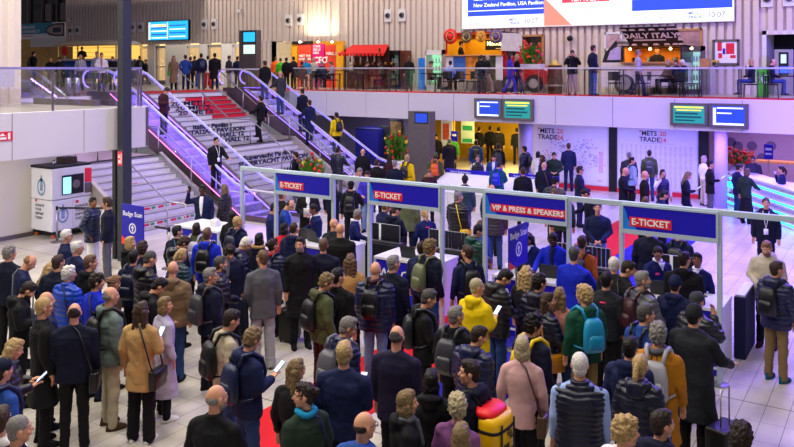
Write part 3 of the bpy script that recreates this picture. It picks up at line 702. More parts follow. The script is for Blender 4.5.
for px,py,lb in ((71,20.5,'security camera on the back wall above the left pair of nozzles'),(241,11.5,'security camera on a bracket left of the booth on the back wall'),(571,38.5,'small black camera on the ribbed wall over the photographer')):
    q=VY(px,py,WY-.16); o=empty('security_camera',q,lb,'camera'); MB().ell((0,-.15,0),(.13,.13,.12),12,8).build('dome',WHL if px<500 else BLK,o,True); MB().box(-.03,.03,-.15,.03,.05,.12).build('bracket',STEEL,o)
# ================= info pillars
def pillar(px0,px1,ptop,z0,y,d,label,scrs,top=None):
    a=VY(px0,ptop,y); c=VY(px1,ptop,y); w=(c.x-a.x)/2; h=a.z-z0
    o=empty('information_pillar',((a.x+c.x)/2,y+d/2,z0),label,'pillar'); MB().bbox(-w,w,-d/2,d/2,0,h,.01).build('body',DSTEEL,o)
    for x0,x1,p0,p1,m in scrs:
        za=VY(px0,p0,y).z-z0; zb=VY(px0,p1,y).z-z0; MB().box(-w+2*w*x0-.04,-w+2*w*x1+.04,-d/2-.012,-d/2,zb-.04,za+.04).build('bezel',BLK,o); MB().box(-w+2*w*x0,-w+2*w*x1,-d/2-.018,-d/2-.012,zb,za).build('screen',m,o)
    return o
pillar(239,256,30.5,U,26.9,.35,'tall grey info pillar with two screens on the upper landing',[(.28,.95,32.5,42,SCY),(.28,.95,45,54,scr('screen_pale_green','#cfe8d8',.8))])
pillar(408,430,111,0,25.0,.4,'grey info pillar with a small blue screen below the gallery',[(.35,.88,113,122,SDB)])
# ================= map and list boards on the lower back wall
def board(name,x0,x1,z0,z1,label,ybk=LW):
    o=empty(name,((x0+x1)/2,ybk-.02,0),label,'wall graphic'); MB().box(-(x1-x0)/2,(x1-x0)/2,-.012,.019,z0,z1).build('board',mat('board_lilac_white','#e2dff2',rough=.5,var=.02),o); return o
rng=random.Random(4)
o=board('floor_plan_board',-12.5,-9.5,.2,2.66,'large white METS TRADE 2024 floor plan wall behind the navy suit'); GB=mat('plan_blue','#6f8fd0',rough=.6,var=0); GP=mat('plan_pale','#a8a0cc',rough=.6,var=0); GR=mat('plan_red','#e08090',rough=.6,var=0)
def logo(o,x,z,s):
    text('lettering','METS',s,(x,-.014,z),SV,o,ex=.002,bold=.006); text('lettering','TRADE',s,(x-.32*s,-.014,z-s*.95),SV,o,ex=.002,bold=.006)
    text('lettering','20\n24',s,(x+2.75*s,-.014,z),mat('logo_coral','#e05a60',rough=.5),o,ex=.002,bold=.004); MB().box(x-.32*s,x-.1*s,-.016,-.013,z+.5*s,z+.75*s).build('logo_mark',REDP,o)
logo(o,-1.25,2.12,.26)
mb={m.name:MB() for m in (GB,GP,GR)}
for k in range(420):
    cx,cz=[(-.95,1.1),(-.1,1.5),(.6,1.7),(.9,1.2),(.3,.9),(-.5,1.75)][k%6]; x=cx+rng.gauss(0,.2); z=cz+rng.gauss(0,.17)
    if abs(x)>1.4 or z>2.1 or z<.3: continue
    w=rng.uniform(.015,.06); m=rng.choice([GB,GB,GP,GP,GP,GR]); mb[m.name].box(x,x+w,-.015,-.012,z,z+rng.uniform(.015,.05))
mb[GP.name].box(-1.4,-.8,-.015,-.012,1.0,1.02)
for k in range(18): mb[GR.name].box(1.15,1.32,-.015,-.012,.7+k*.045,.72+k*.045)
for m in (GB,GP,GR): mb[m.name].build('plan_print',m,o)
text('lettering','METS',.08,(1.1,-.014,.35),REDP,o,ex=.002)
o=board('exhibitor_list_board',-9.1,-6.25,.2,2.66,'large white METS TRADE 2024 exhibitor list wall with columns of small text'); logo(o,-.55,2.2,.24)
mb=MB(); m3=MB()
for cidx in range(15):
    x=-1.32+cidx*.178
    for r_ in range(64):
        if r_%9==0: continue
        mb.box(x,x+rng.uniform(.05,.11),-.015,-.012,1.86-r_*.025,1.868-r_*.025)
for r_ in range(10): m3.box(-.5,.6,-.015,-.012,1.91,1.92) 
mb.build('list_print',GP,o); m3.build('underline',GB,o)
for cidx in range(15): pass
# ================= hoardings under the gallery
def slab_thing(name,px0,px1,pt,pb,y,m,label,cat,t=.08,base=0.0,extra=None):
    a=VY(px0,pt,y); c=VY(px1,pt,y); zb=base if pb is None else VY(px0,pb,y).z
    o=empty(name,((a.x+c.x)/2,y,zb),label,cat); w=(c.x-a.x)/2; h=a.z-zb
    MB().bbox(-w,w,0,t,0,h,.006,seg=1).build('panel',m,o); return o,w,h
o,w,h=slab_thing('partition',355.5,378,128,None,28,NAVYD,'navy partition wall standing below the gallery near the escalator foot','partition',1.2); MB().box(-w-.01,w+.01,-.01,0,h-.05,h).build('edge_trim',BLK,o)
o,w,h=slab_thing('partition',379,400,126,None,28.4,BLK,'black partition beside the navy one below the gallery','partition',.4); MB().box(-w,w,-.01,0,0,.08).build('plinth',DSTEEL,o)
o,w,h=slab_thing('poster',389,403,119.5,145,27.9,BLK,'black framed gold poster under the gallery behind the flowers','poster',.05); MB().box(-w+.08,w-.08,-.012,0,.08,h-.08).build('print',mat('gold_art_print','#7a5c2c',rough=.6,var=.6,nscale=9),o)
o,w,h=slab_thing('poster',441,452,119,146,29.9 if False else 31.4,WHP,'yellow poster with red shapes on the yellow lobby wall','poster',.04); MB().box(-w+.1,w-.15,-.012,0,.3,h-.2).build('print',mat('red_shape_print','#d85a30',rough=.6,var=.3),o)
o,w,h=slab_thing('banner',461,474,119.5,143,31.2,mat('pale_green_banner','#cfdfae',rough=.6),'pale green banner hanging in the yellow lobby','banner',.04); MB().box(-w+.08,w-.08,-.012,0,h*.55,h*.75).box(-w+.08,w-.08,-.012,0,h*.05,h*.2).build('print',mat('green_print',''),o)
o,w,h=slab_thing('sign',451,457.5,131,141,29.0,NAVYP,'small blue sign in the yellow lobby behind the queue','sign',.04); MB().tube([(0,.02,-VY(451,141,29).z),(0,.02,0)],.02).build('pole',STEEL,o); MB().box(-w*.6,w*.6,-.01,0,h*.5,h*.7).build('print',WHP,o)
o,w,h=slab_thing('sign',764,773,144,159,31.5,NAVYP,'small navy sign on a pole behind the reception counter','sign',.04); MB().tube([(0,.02,-VY(764,159,31.5).z),(0,.02,0)],.02).build('pole',STEEL,o); MB().box(-w*.7,w*.7,-.01,0,h*.6,h*.75).box(-w*.7,w*.7,-.01,0,h*.3,h*.42).build('print',WHP,o)
# counters with blue tops in the middle
def mid_counter(px0,px1,pt0,label,y=22.6,words='Visitor Registration'):
    a=P(px0,pt0,1.25); y=a.y; c=VY(px1,pt0,y); w=(c.x-a.x)/2
    o=empty('info_counter',((a.x+c.x)/2,y,0),label,'counter','white counters with blue headers in the middle of the hall')
    MB().box(-w,w,0,.06,1.1,1.25).build('blue_header',NAVYP,o)
    MB().poly([(-w-.25,-.9,.62),(w+.25,-.9,.62),(w,.0,1.12),(-w,0,1.12)],(0,0,-.05)).build('sloped_top',WHL,o)
    MB().box(-w-.2,w+.2,-.88,-.84,0,.6).build('front_panel',WHL,o)
    for s in(-1,1): MB().box(s*w-.02,s*w+.02,-.86,.04,0,.62).build('side_panel',WHL,o)
    for q in(-.34,.34): MB().box(q*w*2*.5-.008,q*w*2*.5+.008,-.885,-.5,.1,.64).build('divider',FRM,o)
    text('lettering',words,.1,(-w*.8,-.004,1.14),WHP,o,ex=.002); return o
mid_counter(446,490,168.5,'left white counter with a blue header strip in the middle of the hall'); mid_counter(508.5,559,173,'right white counter with a blue header strip in the middle of the hall',words='Visitor Registration & complaints')
o=empty('box',P(526,196,.62)+Vector((0,.2,0)),'small blue box on the sloped top of the right white counter','box'); o.location.z=.66; MB().bbox(-.14,.14,-.1,.1,.0,.2,.006).build('carton',NAVYP,o); MB().box(-.1,.1,-.103,-.1,.1,.14).build('print',WHP,o)
# ================= reception counter with cyan light lines
o=empty('reception_counter',(-4.2,26.6,0),'long white reception counter with glowing cyan lines at the right','counter'); L0=Vector(o.location)
ca=P(728,172,1.1); cb=P(808,196,1.1)
d=(cb-ca); d.z=0; Ln=d.length; t=d/Ln; nrm=Vector((-t.y,t.x,0))
if nrm.y<0: nrm=-nrm
def cpoly(off0,off1,z0,z1): 
    q=[ca+nrm*off0,cb+nrm*off0,cb+nrm*off1,ca+nrm*off1]; q=[Vector((v.x,v.y,z0))-L0 for v in q]; return MB().poly(q,(0,0,z1-z0))
cpoly(-.02,.7,1.08,1.14).build('worktop',WHL,o); cpoly(.1,.14,0,1.08).build('front_panel',mat('lilac_white_panel','#cfc8ea',rough=.35),o)
for i,(off,z) in enumerate(((.02,.92),(.0,.62),(-.04,.34),(-.08,.1))):
    cpoly(off,.1,z-.09,z+.06).build('light_shelf',WHL,o); cpoly(off-.012,off,z-.022,z+.022).build('cyan_light_line',LEDC,o)
cpoly(.62,.7,0,1.08).build('back_panel',WHL,o)
for k in range(3):
    q=ca+nrm*.05-t*(.02)+Vector((0,0,0)); MB().ell(Vector((q.x,q.y,.45+k*.25))-L0,(.2,.2,.06),14,8).build('rounded_end',LEDC if k==1 else WHL,o,True)
cpoly(1.9,2.5,0,.75).build('rear_desk',WHL,o)
# ================= plants
def plant(loc,label,pot,h,w,cols,seed=1,n=60,potm=WHL,base=0.0,potr=.22,poth=.5,legs=False):
    rg=random.Random(seed); o=empty('flower_arrangement',loc,label,'flowers')
    if legs:
        for sx in(-1,1):
            for sy in(-1,1): MB().tube([(sx*potr,sy*potr*.6,0),(sx*potr,sy*potr*.6,poth-.2)],.015).build('stand_leg',STEEL,o)
        MB().bbox(-potr*1.1,potr*1.1,-potr*.7,potr*.7,poth-.2,poth,.01).build('tray',potm,o)
    else: MB().lathe([(potr*.7,0),(potr,poth),(potr*.9,poth)]).build('pot',potm,o,True)
    st=MB(); 
    for k in range(n):
        a=rg.uniform(0,2*PI); r=w*math.sqrt(rg.random()); hh=h*rg.uniform(.35,1)*(1-.25*r/w); b0=Vector((rg.uniform(-.5,.5)*potr,rg.uniform(-.5,.5)*potr,poth-.05)); tip=Vector((r*math.cos(a),r*math.sin(a),poth+hh))
        mid=b0.lerp(tip,.5)+Vector((0,0,h*.12)); d=(tip-mid).normalized(); sd=d.cross(Vector((math.sin(a*3),math.cos(a*3),.3))).normalized()*rg.uniform(.025,.06)
        v=[st.bm.verts.new(p) for p in (b0,mid-sd,mid+sd,tip)]; st.bm.faces.new((v[0],v[1],v[3],v[2]))
        e=[st.bm.verts.new(p+Vector((.004,.004,.004))) for p in (b0,mid-sd*.6,mid+sd*.6,tip)]; st.bm.faces.new((e[0],e[2],e[3],e[1]))
    st.build('foliage',LEAF,o)
    for m,cnt in cols:
        fb=MB()
        for k in range(cnt):
            a=rg.uniform(0,2*PI); r=w*math.sqrt(rg.random())*.95; fb.ell((r*math.cos(a),r*math.sin(a),poth+h*rg.uniform(.1,.95)*(1-.3*r/w)),(rg.uniform(.04,.075),)*3,7,5)
        fb.build('blossoms',m,o,True)
    return o
q=P(312,190,.7); plant((q.x,q.y,0),'tall red and green flower arrangement behind the leftmost E-TICKET sign',0,1.15,.52,[(FRED,16),(FYEL,5),(mat('brown_reed','#6b3a1c'),26)],2,200,WHL,poth=.85,potr=.3)
q=P(397,184,0); plant((q.x,q.y,0),'green and red flower arrangement below the gallery beside the info pillar',0,1.45,.55,[(FRED,16),(FYEL,10),(mat('brown_reed',''),20)],3,200,WHL,poth=.95,potr=.3)
q=VY(531,67,28.6); plant((q.x,28.6,U),'large flower arrangement on a white stand before the red snack van',0,1.05,.5,[(FRED,22),(FORG,8),(mat('pink_petals','#e03a8a'),8)],5,120,WHL,poth=1.15,potr=.42,legs=True)
q=P(746,196,0); plant((q.x-.3,31.2,0),'bright red flower arrangement behind the violet column',0,.8,.62,[(FRED,60),(FORG,16)],7,50,WHL,poth=1.1,potr=.25)
# gooseneck lamp right
# ================= upper gallery: booth, stalls, vans
def rect(px0,px1,pt,pb,y):
    a=VY(px0,pt,y); c=VY(px1,pb,y); return a.x,c.x,c.z,a.z
# --- lit booth recess with posters
BY=32.0
x0,x1,_,zt=rect(277,344,41,90,BY)
booth=empty('exhibition_booth',((x0+x1)/2,BY,U),'yellow, magenta and red exhibition booth glowing on the upper level','booth'); W2=(x1-x0)/2; HB=zt-U
def bpart(px0,px1,pt,pb,name,m,dy=0.0,t=.08,par=booth,y=BY):
    a,b2,z0,z1=rect(px0,px1,pt,pb,y+dy); O_=par.location
    return MB().bbox(a-O_.x,b2-O_.x,dy+y-O_.y,dy+t+y-O_.y,max(z0,U)-O_.z,z1-O_.z,.006,seg=1).build(name,m,par)
bpart(277,292,42,95,'cream_wall',mat('cream_panel','#efdfae',rough=.6),.5); bpart(291,344,42,95,'back_wall',mat('booth_amber','#e8a818',rough=.6),.2)
p1_=bpart(298,311,44.5,95,'red_panel',mat('red_orange_panel','#e8452e',rough=.5,var=.25,nscale=1.0)); p2_=bpart(312,324,44,95,'magenta_panel',mat('magenta_panel','#d8127c',rough=.5)); p3_=bpart(325,336,45,95,'red_panel',mat('red_orange_panel',''))
bpart(336,343,45,95,'amber_panel',mat('booth_amber','')); bpart(291.5,297,45,95,'amber_panel',mat('booth_amber',''),.02)
bpart(292,312,41.5,44.2,'dark_lintel',BLK,-.05)
def btext(s,px,py,size,m=WHP,y=BY,bold=.006,par=booth,al='LEFT'):
    q=VY(px,py,y-.02); return text('lettering',s,size,q-par.location,m,par,ex=.002,bold=bold,align=al)
btext('MEET THE\nSTARTUPS',299,57,.17); btext('COME\nSEE US\nHERE',313,47.5,.17,bold=.003); btext('CEO',313.5,63,.45,bold=.012); btext('HALL 7\n9',326,55,.22)
k=0
for px in (300,318,332):
    q=VY(px,42,BY-.35); o=empty('spotlight',q,['left','middle','right'][k]+' spotlight shining on the colourful booth','lamp','spotlights over the booth'); k+=1
    MB().tube([(0,.35,0),(0,0,0)],.015).build('arm',STEEL,o); MB().ell((0,0,0),(.06,.08,.05),10,8).build('lamp_head',mat('lamp_glow','#fff0c8',emit=6),o,True)
L=area if False else None
# counter/desks of booth
def gallery_table(px,py_top,y,label,w=.6,h=.75,m=BLK,high=False,cat='table',d=.6):
    q=VY(px,70,y); o=empty('table',(q.x,y,U+.001),label,cat,'black tables along the upper gallery')
    MB().bbox(-w,w,-d/2,d/2,h-.035,h,.006,seg=1).build('tabletop',m,o)
    if w<.55:
        MB().tube([(0,0,.02),(0,0,h-.03)],.03,8).build('leg',m,o); MB().lathe([(.22,0),(.22,.02)]).build('base',m,o)
    else:
        for sx in(-1,1):
            for sy in(-1,1): MB().box(sx*(w-.06)-.02,sx*(w-.06)+.02,sy*(d/2-.06)-.02,sy*(d/2-.06)+.02,0,h-.035).build('leg',m,o)
    return o
def make_chair(label,m=BLK):
    o=empty('chair',(0,0,0),label,'chair','dark chairs along the gallery railing')
    MB().bbox(-.22,.22,-.22,.22,.43,.47,.015).build('seat',m,o); MB().bbox(-.21,.21,-.24,-.2,.55,.86,.012).build('backrest',m,o)
    for sx in(-1,1):
        for sy in(-1,1): MB().tube([(sx*.19,sy*.19,.43),(sx*.21,sy*.22,0)],.012).build('leg',m,o)
        MB().tube([(sx*.18,-.21,.44),(sx*.18,-.22,.6)],.012).build('back_post',m,o)
    return o
ch0=make_chair('x'); CH=[0]
def chair(px,y,rz,label):
    c=ch0 if CH[0]==0 else copy_tree(ch0); CH[0]+=1
    q=VY(px,70,y); c.location=(q.x,y,U+.013 if y<28.6 else U+.001); c.rotation_euler=(0,0,rz); c['label']=label; return c
# --- red awning market stall
SY=31.2
x0,x1,_,zt=rect(344,392,45,90,SY); st=empty('market_stall',((x0+x1)/2,SY,U),'market stall with a bright red awning on the upper level','stall'); w=(x1-x0)/2; ht=zt-U
awn=MB(); awn.poly([(-w+.05,-.55,ht-.42),(-w+.35,.25,ht),(w-.35,.25,ht),(w-.05,-.55,ht-.42)],(0,0,-.02)); awn.build('awning',mat('red_canvas','#d4201c',rough=.7,bump=.2),st)
sc_=MB(); n=12
for i in range(n):
    a=-w+.05+i*(2*w-.1)/n; sc_.poly([(a,-.56,ht-.42),(a+(2*w-.1)/n,-.56,ht-.42),(a+(2*w-.1)/n*.75,-.56,ht-.56),(a+(2*w-.1)/n*.25,-.56,ht-.56)],(0,.01,0))
sc_.build('awning_valance',mat('red_canvas',''),st)
for sx in(-1,1):
    for sy in(-.45,.3): MB().box(sx*(w-.4)-.03,sx*(w-.4)+.03,sy-.03,sy+.03,0,ht-.2).build('post',WOOD,st)
MB().box(-w+.35,w-.35,.28,.32,0,ht-.1).build('back_board',WOOD,st); MB().bbox(-w+.4,w-.4,-.4,.25,.78,.88,.01).build('counter_top',WOOD,st); MB().box(-w+.45,w-.45,-.36,-.32,0,.78).build('counter_front',WOOD,st)
for z in (1.1,): MB().box(-w+.4,w-.4,-.1,.25,1.12,1.16).build('shelf',WOOD,st)
rg=random.Random(9)
for i in range(9):
    o=empty('hanging_sausage',(st.location.x-w+.6+i*(2*w-1.2)/8,SY-.3,U+ht-.52),'','salami','salamis hanging under the red awning'); o['label']='dried salami among those hanging in a row under the red awning'
    c_=mat(['cured_dark','cured_pale'][i%2],['#4a2018','#cdbfa8'][i%2],rough=.7); MB().tube([(0,0,-.05),(0,0,-.32)],[.03,.04],8).build('body',c_,o,True); MB().tube([(0,0,-.05),(0,0,.06)],.005,5).build('string',WHP,o)
for i in range(7):
    o=empty('jar',(st.location.x-w+.6+i*.36,SY+.05,U+1.16),'','jar','jars on the stall shelf'); o['label']='small jar in the row on the wooden shelf of the red awning stall'
    MB().lathe([(.05,0),(.055,.1),(.035,.13)]).build('glass',mat('amber_jar','#b8862a',rough=.3),o,True); MB().lathe([(.04,.13),(.04,.155)]).build('lid',BLK,o)
# --- fridges
def fridge(px0,px1,pt,y,label,inner,frame=DSTEEL,d=.6):
    a,b2,_,zt=rect(px0,px1,pt,90,y); o=empty('glass_door_fridge',((a+b2)/2,y+d/2,U),label,'fridge','upright drinks fridges on the upper level'); w=(b2-a)/2; h=zt-U
    MB().box(-w,-w+.05,-d/2,d/2,0,h).box(w-.05,w,-d/2,d/2,0,h).box(-w,w,-d/2,d/2,0,.15).box(-w,w,-d/2,d/2,h-.18,h).box(-w,w,d/2-.05,d/2,0,h).build('cabinet',frame,o)
    MB().box(-w+.05,w-.05,d/2-.07,d/2-.05,.15,h-.18).build('lit_interior',inner,o)
    for k in range(4):
        z=.15+(h-.4)*(k+.0)/4+.02; sh=MB().box(-w+.05,w-.05,-d/2+.08,d/2-.07,z,z+.015).build('shelf',STEEL,o)
        bt=MB()
        for i in range(5):
            xx=-w+.12+i*(2*w-.24)/4; bt.lathe([(.03,z+.015),(.03,z+.16),(.012,z+.2),(.012,z+.24)],(xx,-.1,0),8)
        bt.build('bottle_row',mat(['bottle_amber','bottle_green','bottle_red','bottle_clear'][k],['#a86a20','#3f8a4a','#a83028','#cfe0e8'][k],rough=.3),sh)
    dr=MB().box(-w,-w+.05,-d/2-.05,-d/2,.15,h-.18).box(w-.05,w,-d/2-.05,-d/2,.15,h-.18).box(-w,w,-d/2-.05,-d/2,.15,.2).box(-w,w,-d/2-.05,-d/2,h-.23,h-.18).build('door',frame,o); MB().tube([(w-.03,-d/2-.07,.7),(w-.03,-d/2-.07,1.3)],.012).build('handle',STEEL,dr)
    return o
COLDL=mat('fridge_glow_cold','#9fd0d8',emit=.7)
fridge(388,399.5,50.5,31.6,'narrow dark fridge right beside the red awning stall',mat('fridge_dim','#5a6a66',emit=.4),BLK)
fridge(425.5,442.5,50,31.3,'glowing green and cyan drinks fridge left of the red snack van',mat('fridge_glow_green','#8fe0b0',emit=.8),WHL)
fridge(684,702,46,31.4,'white lit drinks fridge right of the black Italian food van',COLDL,DSTEEL)
a,b2,_,zt=rect(400,406.5,50.5,90,31.7); o=empty('wooden_cabinet',((a+b2)/2,31.9,U),'tall brown wooden cabinet right of the narrow fridge','cabinet'); MB().bbox(-(b2-a)/2,(b2-a)/2,-.25,.25,0,zt-U,.01).build('body',mat('red_brown_wood','#6e2e16',rough=.5,var=.2),o); MB().bbox(-(b2-a)/2+.03,(b2-a)/2-.03,-.27,-.25,.1,zt-U-.1,.005,seg=1).build('door',WOOD,o)
a,b2,_,zt=rect(417.5,424.5,58,90,31.5); o=empty('blue_board',((a+b2)/2,31.6,U),'plain bright blue board left of the glowing green fridge','board'); MB().bbox(-(b2-a)/2,(b2-a)/2,-.03,.03,.0,zt-U,.005).build('panel',SKYB,o); MB().box(-.2,.2,-.1,.1,0,.02).build('foot',DSTEEL,o)
# --- red food van with yellow interior
VY0=30.0
x0,x1,_,zt=rect(445.5,503,33,95,VY0); van=empty('red_food_van',((x0+x1)/2,VY0+.9,U),'old red snack van with open yellow hatch and straw hats','food van'); w=(x1-x0)/2; hv=zt-U; Ov=Vector(van.location)
REDV=mat('van_red_paint','#b8141a',rough=.25,var=.03); YV=mat('van_yellow_lining','#e8b01c',rough=.5,var=.05)
MB().box(-w,w,.86,.9,.55,hv).box(-w,-w+.06,-.9,.9,.55,hv).box(-w,w,-.9,.9,hv-.06,hv).box(-w,w,-.9,-.86,.55,.62).box(-w,w,-.9,.9,.5,.56).box(w-.06,w,-.9,.9,.55,hv).build('body',REDV,van)
MB().box(-w+.06,w-.06,.84,.86,.6,hv-.08).box(-w+.06,-w+.08,-.85,.85,.6,hv-.08).build('yellow_lining',YV,van)
a,b2,z0,z1=rect(446,503,55,90,VY0); MB().bbox(-w-.02,w+.02,-1.05,-.85,z1-U-.06,z1-U,.01).build('serving_counter',OAK,van)
for i,(p0,p1,m) in enumerate(((446,453.5,WHL),(453.5,466,mat('blue_curtain','#3a6ab8',rough=.8,bump=.4,bscale=20)),(466,478,mat('amber_photo_print','#d8881c',rough=.5,var=.5,nscale=5)),(478,496,mat('green_crates','#3d4a24',rough=.7,var=.4)),(496,503,WHL))):
    a,b3,_,_=rect(p0,p1,55,90,VY0); MB().box(a-Ov.x,b3-Ov.x,-.93,-.9,.5,z1-U-.06).build('side_panel',m,van)
a,b3,z0,z1_=rect(478,500,39.5,49.5,VY0); MB().box(a-Ov.x,b3-Ov.x,-.2,-.15,z0-U,z1_-U).build('menu_board',BLK,van)
text('lettering','Mexican',.24,(a-Ov.x+.1,-.26,z0-U+.2),mat('neon_yellow','#ffe890',emit=3),van,ex=.003,bold=.002)
MB().box(a-Ov.x+.5,b3-Ov.x-.2,-.22,-.16,z0-U+.04,z0-U+.08).build('menu_line',mat('cream_panel',''),van)
for px,r,m in ((450.5,.34,FRED),(466.5,.27,mat('straw_dark','#5a5040',rough=.8)),(481,.25,mat('straw_orange','#c88a2a',rough=.8)),(496,.3,mat('straw_violet','#6a5a80',rough=.8))):
    q=VY(px,36.5,VY0-.1); o=empty('sombrero',q,{450.5:'big red sombrero hanging on the red snack van roof edge',466.5:'dark grey sombrero hanging on the red snack van',481:'orange straw sombrero hanging over the menu board',496:'violet grey sombrero hanging at the right of the hatch'}[px],'hat','sombreros hanging on the snack van')
    Mr=Matrix.Rotation(PI/2,4,'X'); b4=MB(); b4.lathe([(r,.0),(r*.98,.03),(r*.45,-.01),(r*.4,.1),(r*.15,.2)]); me=b4.mesh('brim',True); me.transform(Mr); me.materials.append(m); c_=bpy.data.objects.new('brim',me); C.objects.link(c_); c_.parent=o
    b4=MB(); b4.lathe([(r*.62,.015),(r*.62,.035),(r*.55,.035),(r*.55,.015)]); me=b4.mesh('band',True); me.transform(Mr); me.materials.append(mat('hat_band','#e0c080',rough=.8)); c_=bpy.data.objects.new('band',me); C.objects.link(c_); c_.parent=o
# cab of the van at the right
a,b3,_,_=rect(503,548,40,95,VY0); ca0=a-Ov.x; ca1=b3-Ov.x
prof=[(ca0,.35),(ca0,hv-.25),(ca0+.25,hv-.3),(ca0+.75,1.55),(ca0+1.0,1.15),(ca1-.35,1.0),(ca1-.1,.85),(ca1,.35)]
MB().poly([(x,-.85,z) for x,z in prof],(0,1.7,0)).build('cab',REDV,van)
MB().poly([(ca0+.15,-.87,1.5),(ca0+.15,-.87,hv-.45),(ca0+.28,-.87,hv-.45),(ca0+.62,-.87,1.5)],(0,.03,0)).build('cab_window',mat('dark_glazing',''),van)
MB().poly([(ca0-.05,-1.0,hv-.05),(ca0+.95,-1.15,hv-.12),(ca0+.95,-1.15,hv-.85),(ca0-.05,-1.0,hv-.8)],(0,.03,0)).build('white_awning',mat('white_canvas','#cfc8cc',rough=.8,bump=.5,bscale=6),van)
for wx in (ca0+.35,ca1-.6):
    b4=bmesh.new(); bmesh.ops.create_cone(b4,cap_ends=True,radius1=.36,radius2=.36,depth=.22,segments=24); wh=MB().add(b4,Matrix.Translation((wx,-.86,.37))@Matrix.Rotation(PI/2,4,'X')).build('wheel',BLK,van)
    b4=bmesh.new(); bmesh.ops.create_cone(b4,cap_ends=True,radius1=.18,radius2=.2,depth=.24,segments=20); MB().add(b4,Matrix.Translation((wx,-.87,.37))@Matrix.Rotation(PI/2,4,'X')).build('hub_cap',STEEL,wh)
MB().ell((ca1-.25,-.6,.85),(.08,.12,.12),12,8).build('headlamp',WHP,van,True); MB().bbox(ca1-.02,ca1+.08,-.85,.85,.3,.42,.02).build('bumper',STEEL,van)
# --- black and white Italian food van
x0,x1,_,zt=rect(622,682,45.5,95,VY0); v2=empty('black_food_van',((x0+x1)/2,VY0+.9,U),'black and white Italian food van with raised DAILY ITALY hatch','food van'); w=(x1-x0)/2; hv=zt-U; O2=Vector(v2.location)
BV=mat('van_black_paint','#15151c',rough=.3,var=.03); CW=mat('van_cream_paint','#d8d2c4',rough=.35,var=.04)
zc=VY(630,62.5,VY0).z-U
MB().box(-w,w,-.9,-.86,.3,zc).box(-w,w,.86,.9,.3,zc).box(-w,w,-.9,.9,.28,.34).box(w-.05,w,-.9,.9,.3,zc).build('lower_body',CW,v2)
MB().box(-w,w,.86,.9,zc,hv).box(-w,w,-.9,.9,hv-.06,hv).box(-w,-w+.06,-.9,.9,zc,hv).box(w-.06,w,-.9,.9,zc,hv).build('upper_body',BV,v2)
MB().box(-w+.06,w-.06,.8,.85,zc,hv-.08).box(-w+.06,-w+.08,-.8,.8,zc,hv-.08).build('warm_lining',mat('warm_orange_lining','#e88a1a',rough=.5,var=.12),v2)
MB().bbox(-w+.0,w,-1.15,-.85,zc-.04,zc+.02,.01).build('serving_counter',OAK,v2)
MB().box(-w,w,-.92,-.9,zc-.3,zc-.26).build('trim_line',OAK,v2)
# hatch raised
ax0,ax1,az0,az1=rect(621,677,27.5,45,VY0-.8)
hz=MB().poly([(ax0-O2.x+.15,-.9,hv-.05),(ax1-O2.x+.1,-.9,hv-.05),(ax1-O2.x-.05,-1.6,az1-U),(ax0-O2.x-.1,-1.6,az1-U)],(0,-.03,.0)).build('raised_hatch',BLK,v2)
tl_=text('lettering','DAILY ITALY',.36,(0,0,0),mat('chalk_cream','#e8dcc0',rough=.6),v2,ex=.003,bold=.01,align='CENTER')
ang=math.atan2((az1-U)-(hv-.05),.7); tl_.rotation_euler=(PI-ang if False else ang*0+math.atan2((az1-U)-(hv-.05),-.7),0,0); tl_.location=(.05,-.93-.3,hv-.05+.3*((az1-U)-(hv-.05))/.7+.0); tl_.location.y-=.04
tr=tl_.rotation_euler.x
chk=MB(); rg=random.Random(3)
def onh(x,k,off=.04):  # point on the hatch face: k from 0 (hinge) to 1
    return Vector((x,-.9-.7*k-off,hv-.05+((az1-U)-(hv-.05))*k-off*.3))
def chalk(x,k,a,b5):
    p=[onh(x-a,k-b5),onh(x+a,k-b5),onh(x+a*.6,k+b5),onh(x-a*.6,k+b5)]; chk.poly(p,(0,-.004,0))
for x in [-1.15,-.95,-.6,-.2,.2,.6,.9,1.1]: chalk(x,.12,.12,.05); chalk(x*.9,.88,.13,.045)
for s_ in(-1,1): chalk(s_*1.12,.4,.1,.1); chalk(s_*1.1,.62,.08,.08)
for k_ in (.33,): chk.poly([onh(-.6,k_-.02),onh(.6,k_-.02),onh(.6,k_+.05),onh(-.6,k_+.05)],(0,-.004,0))
chk.build('chalk_drawings',mat('chalk_cream',''),v2)
lb=MB()
for i in range(4): lb.ell((-w+.25+i*.75,-.7,hv-.14),(.05,.05,.05),8,6)
lb.build('hatch_lamps',mat('warm_bulb','#ffd890',emit=14),v2,True)
for i in range(4): MB().lathe([(.1,zc+.02),(.12,zc+.2)],(-.9+i*.5,.2,0),12).build('pot',STEEL if i%2 else BLK,v2)
MB().box(-w+.3,w-.3,.4,.8,zc-.04,zc+.02).build('work_surface',STEEL,v2)
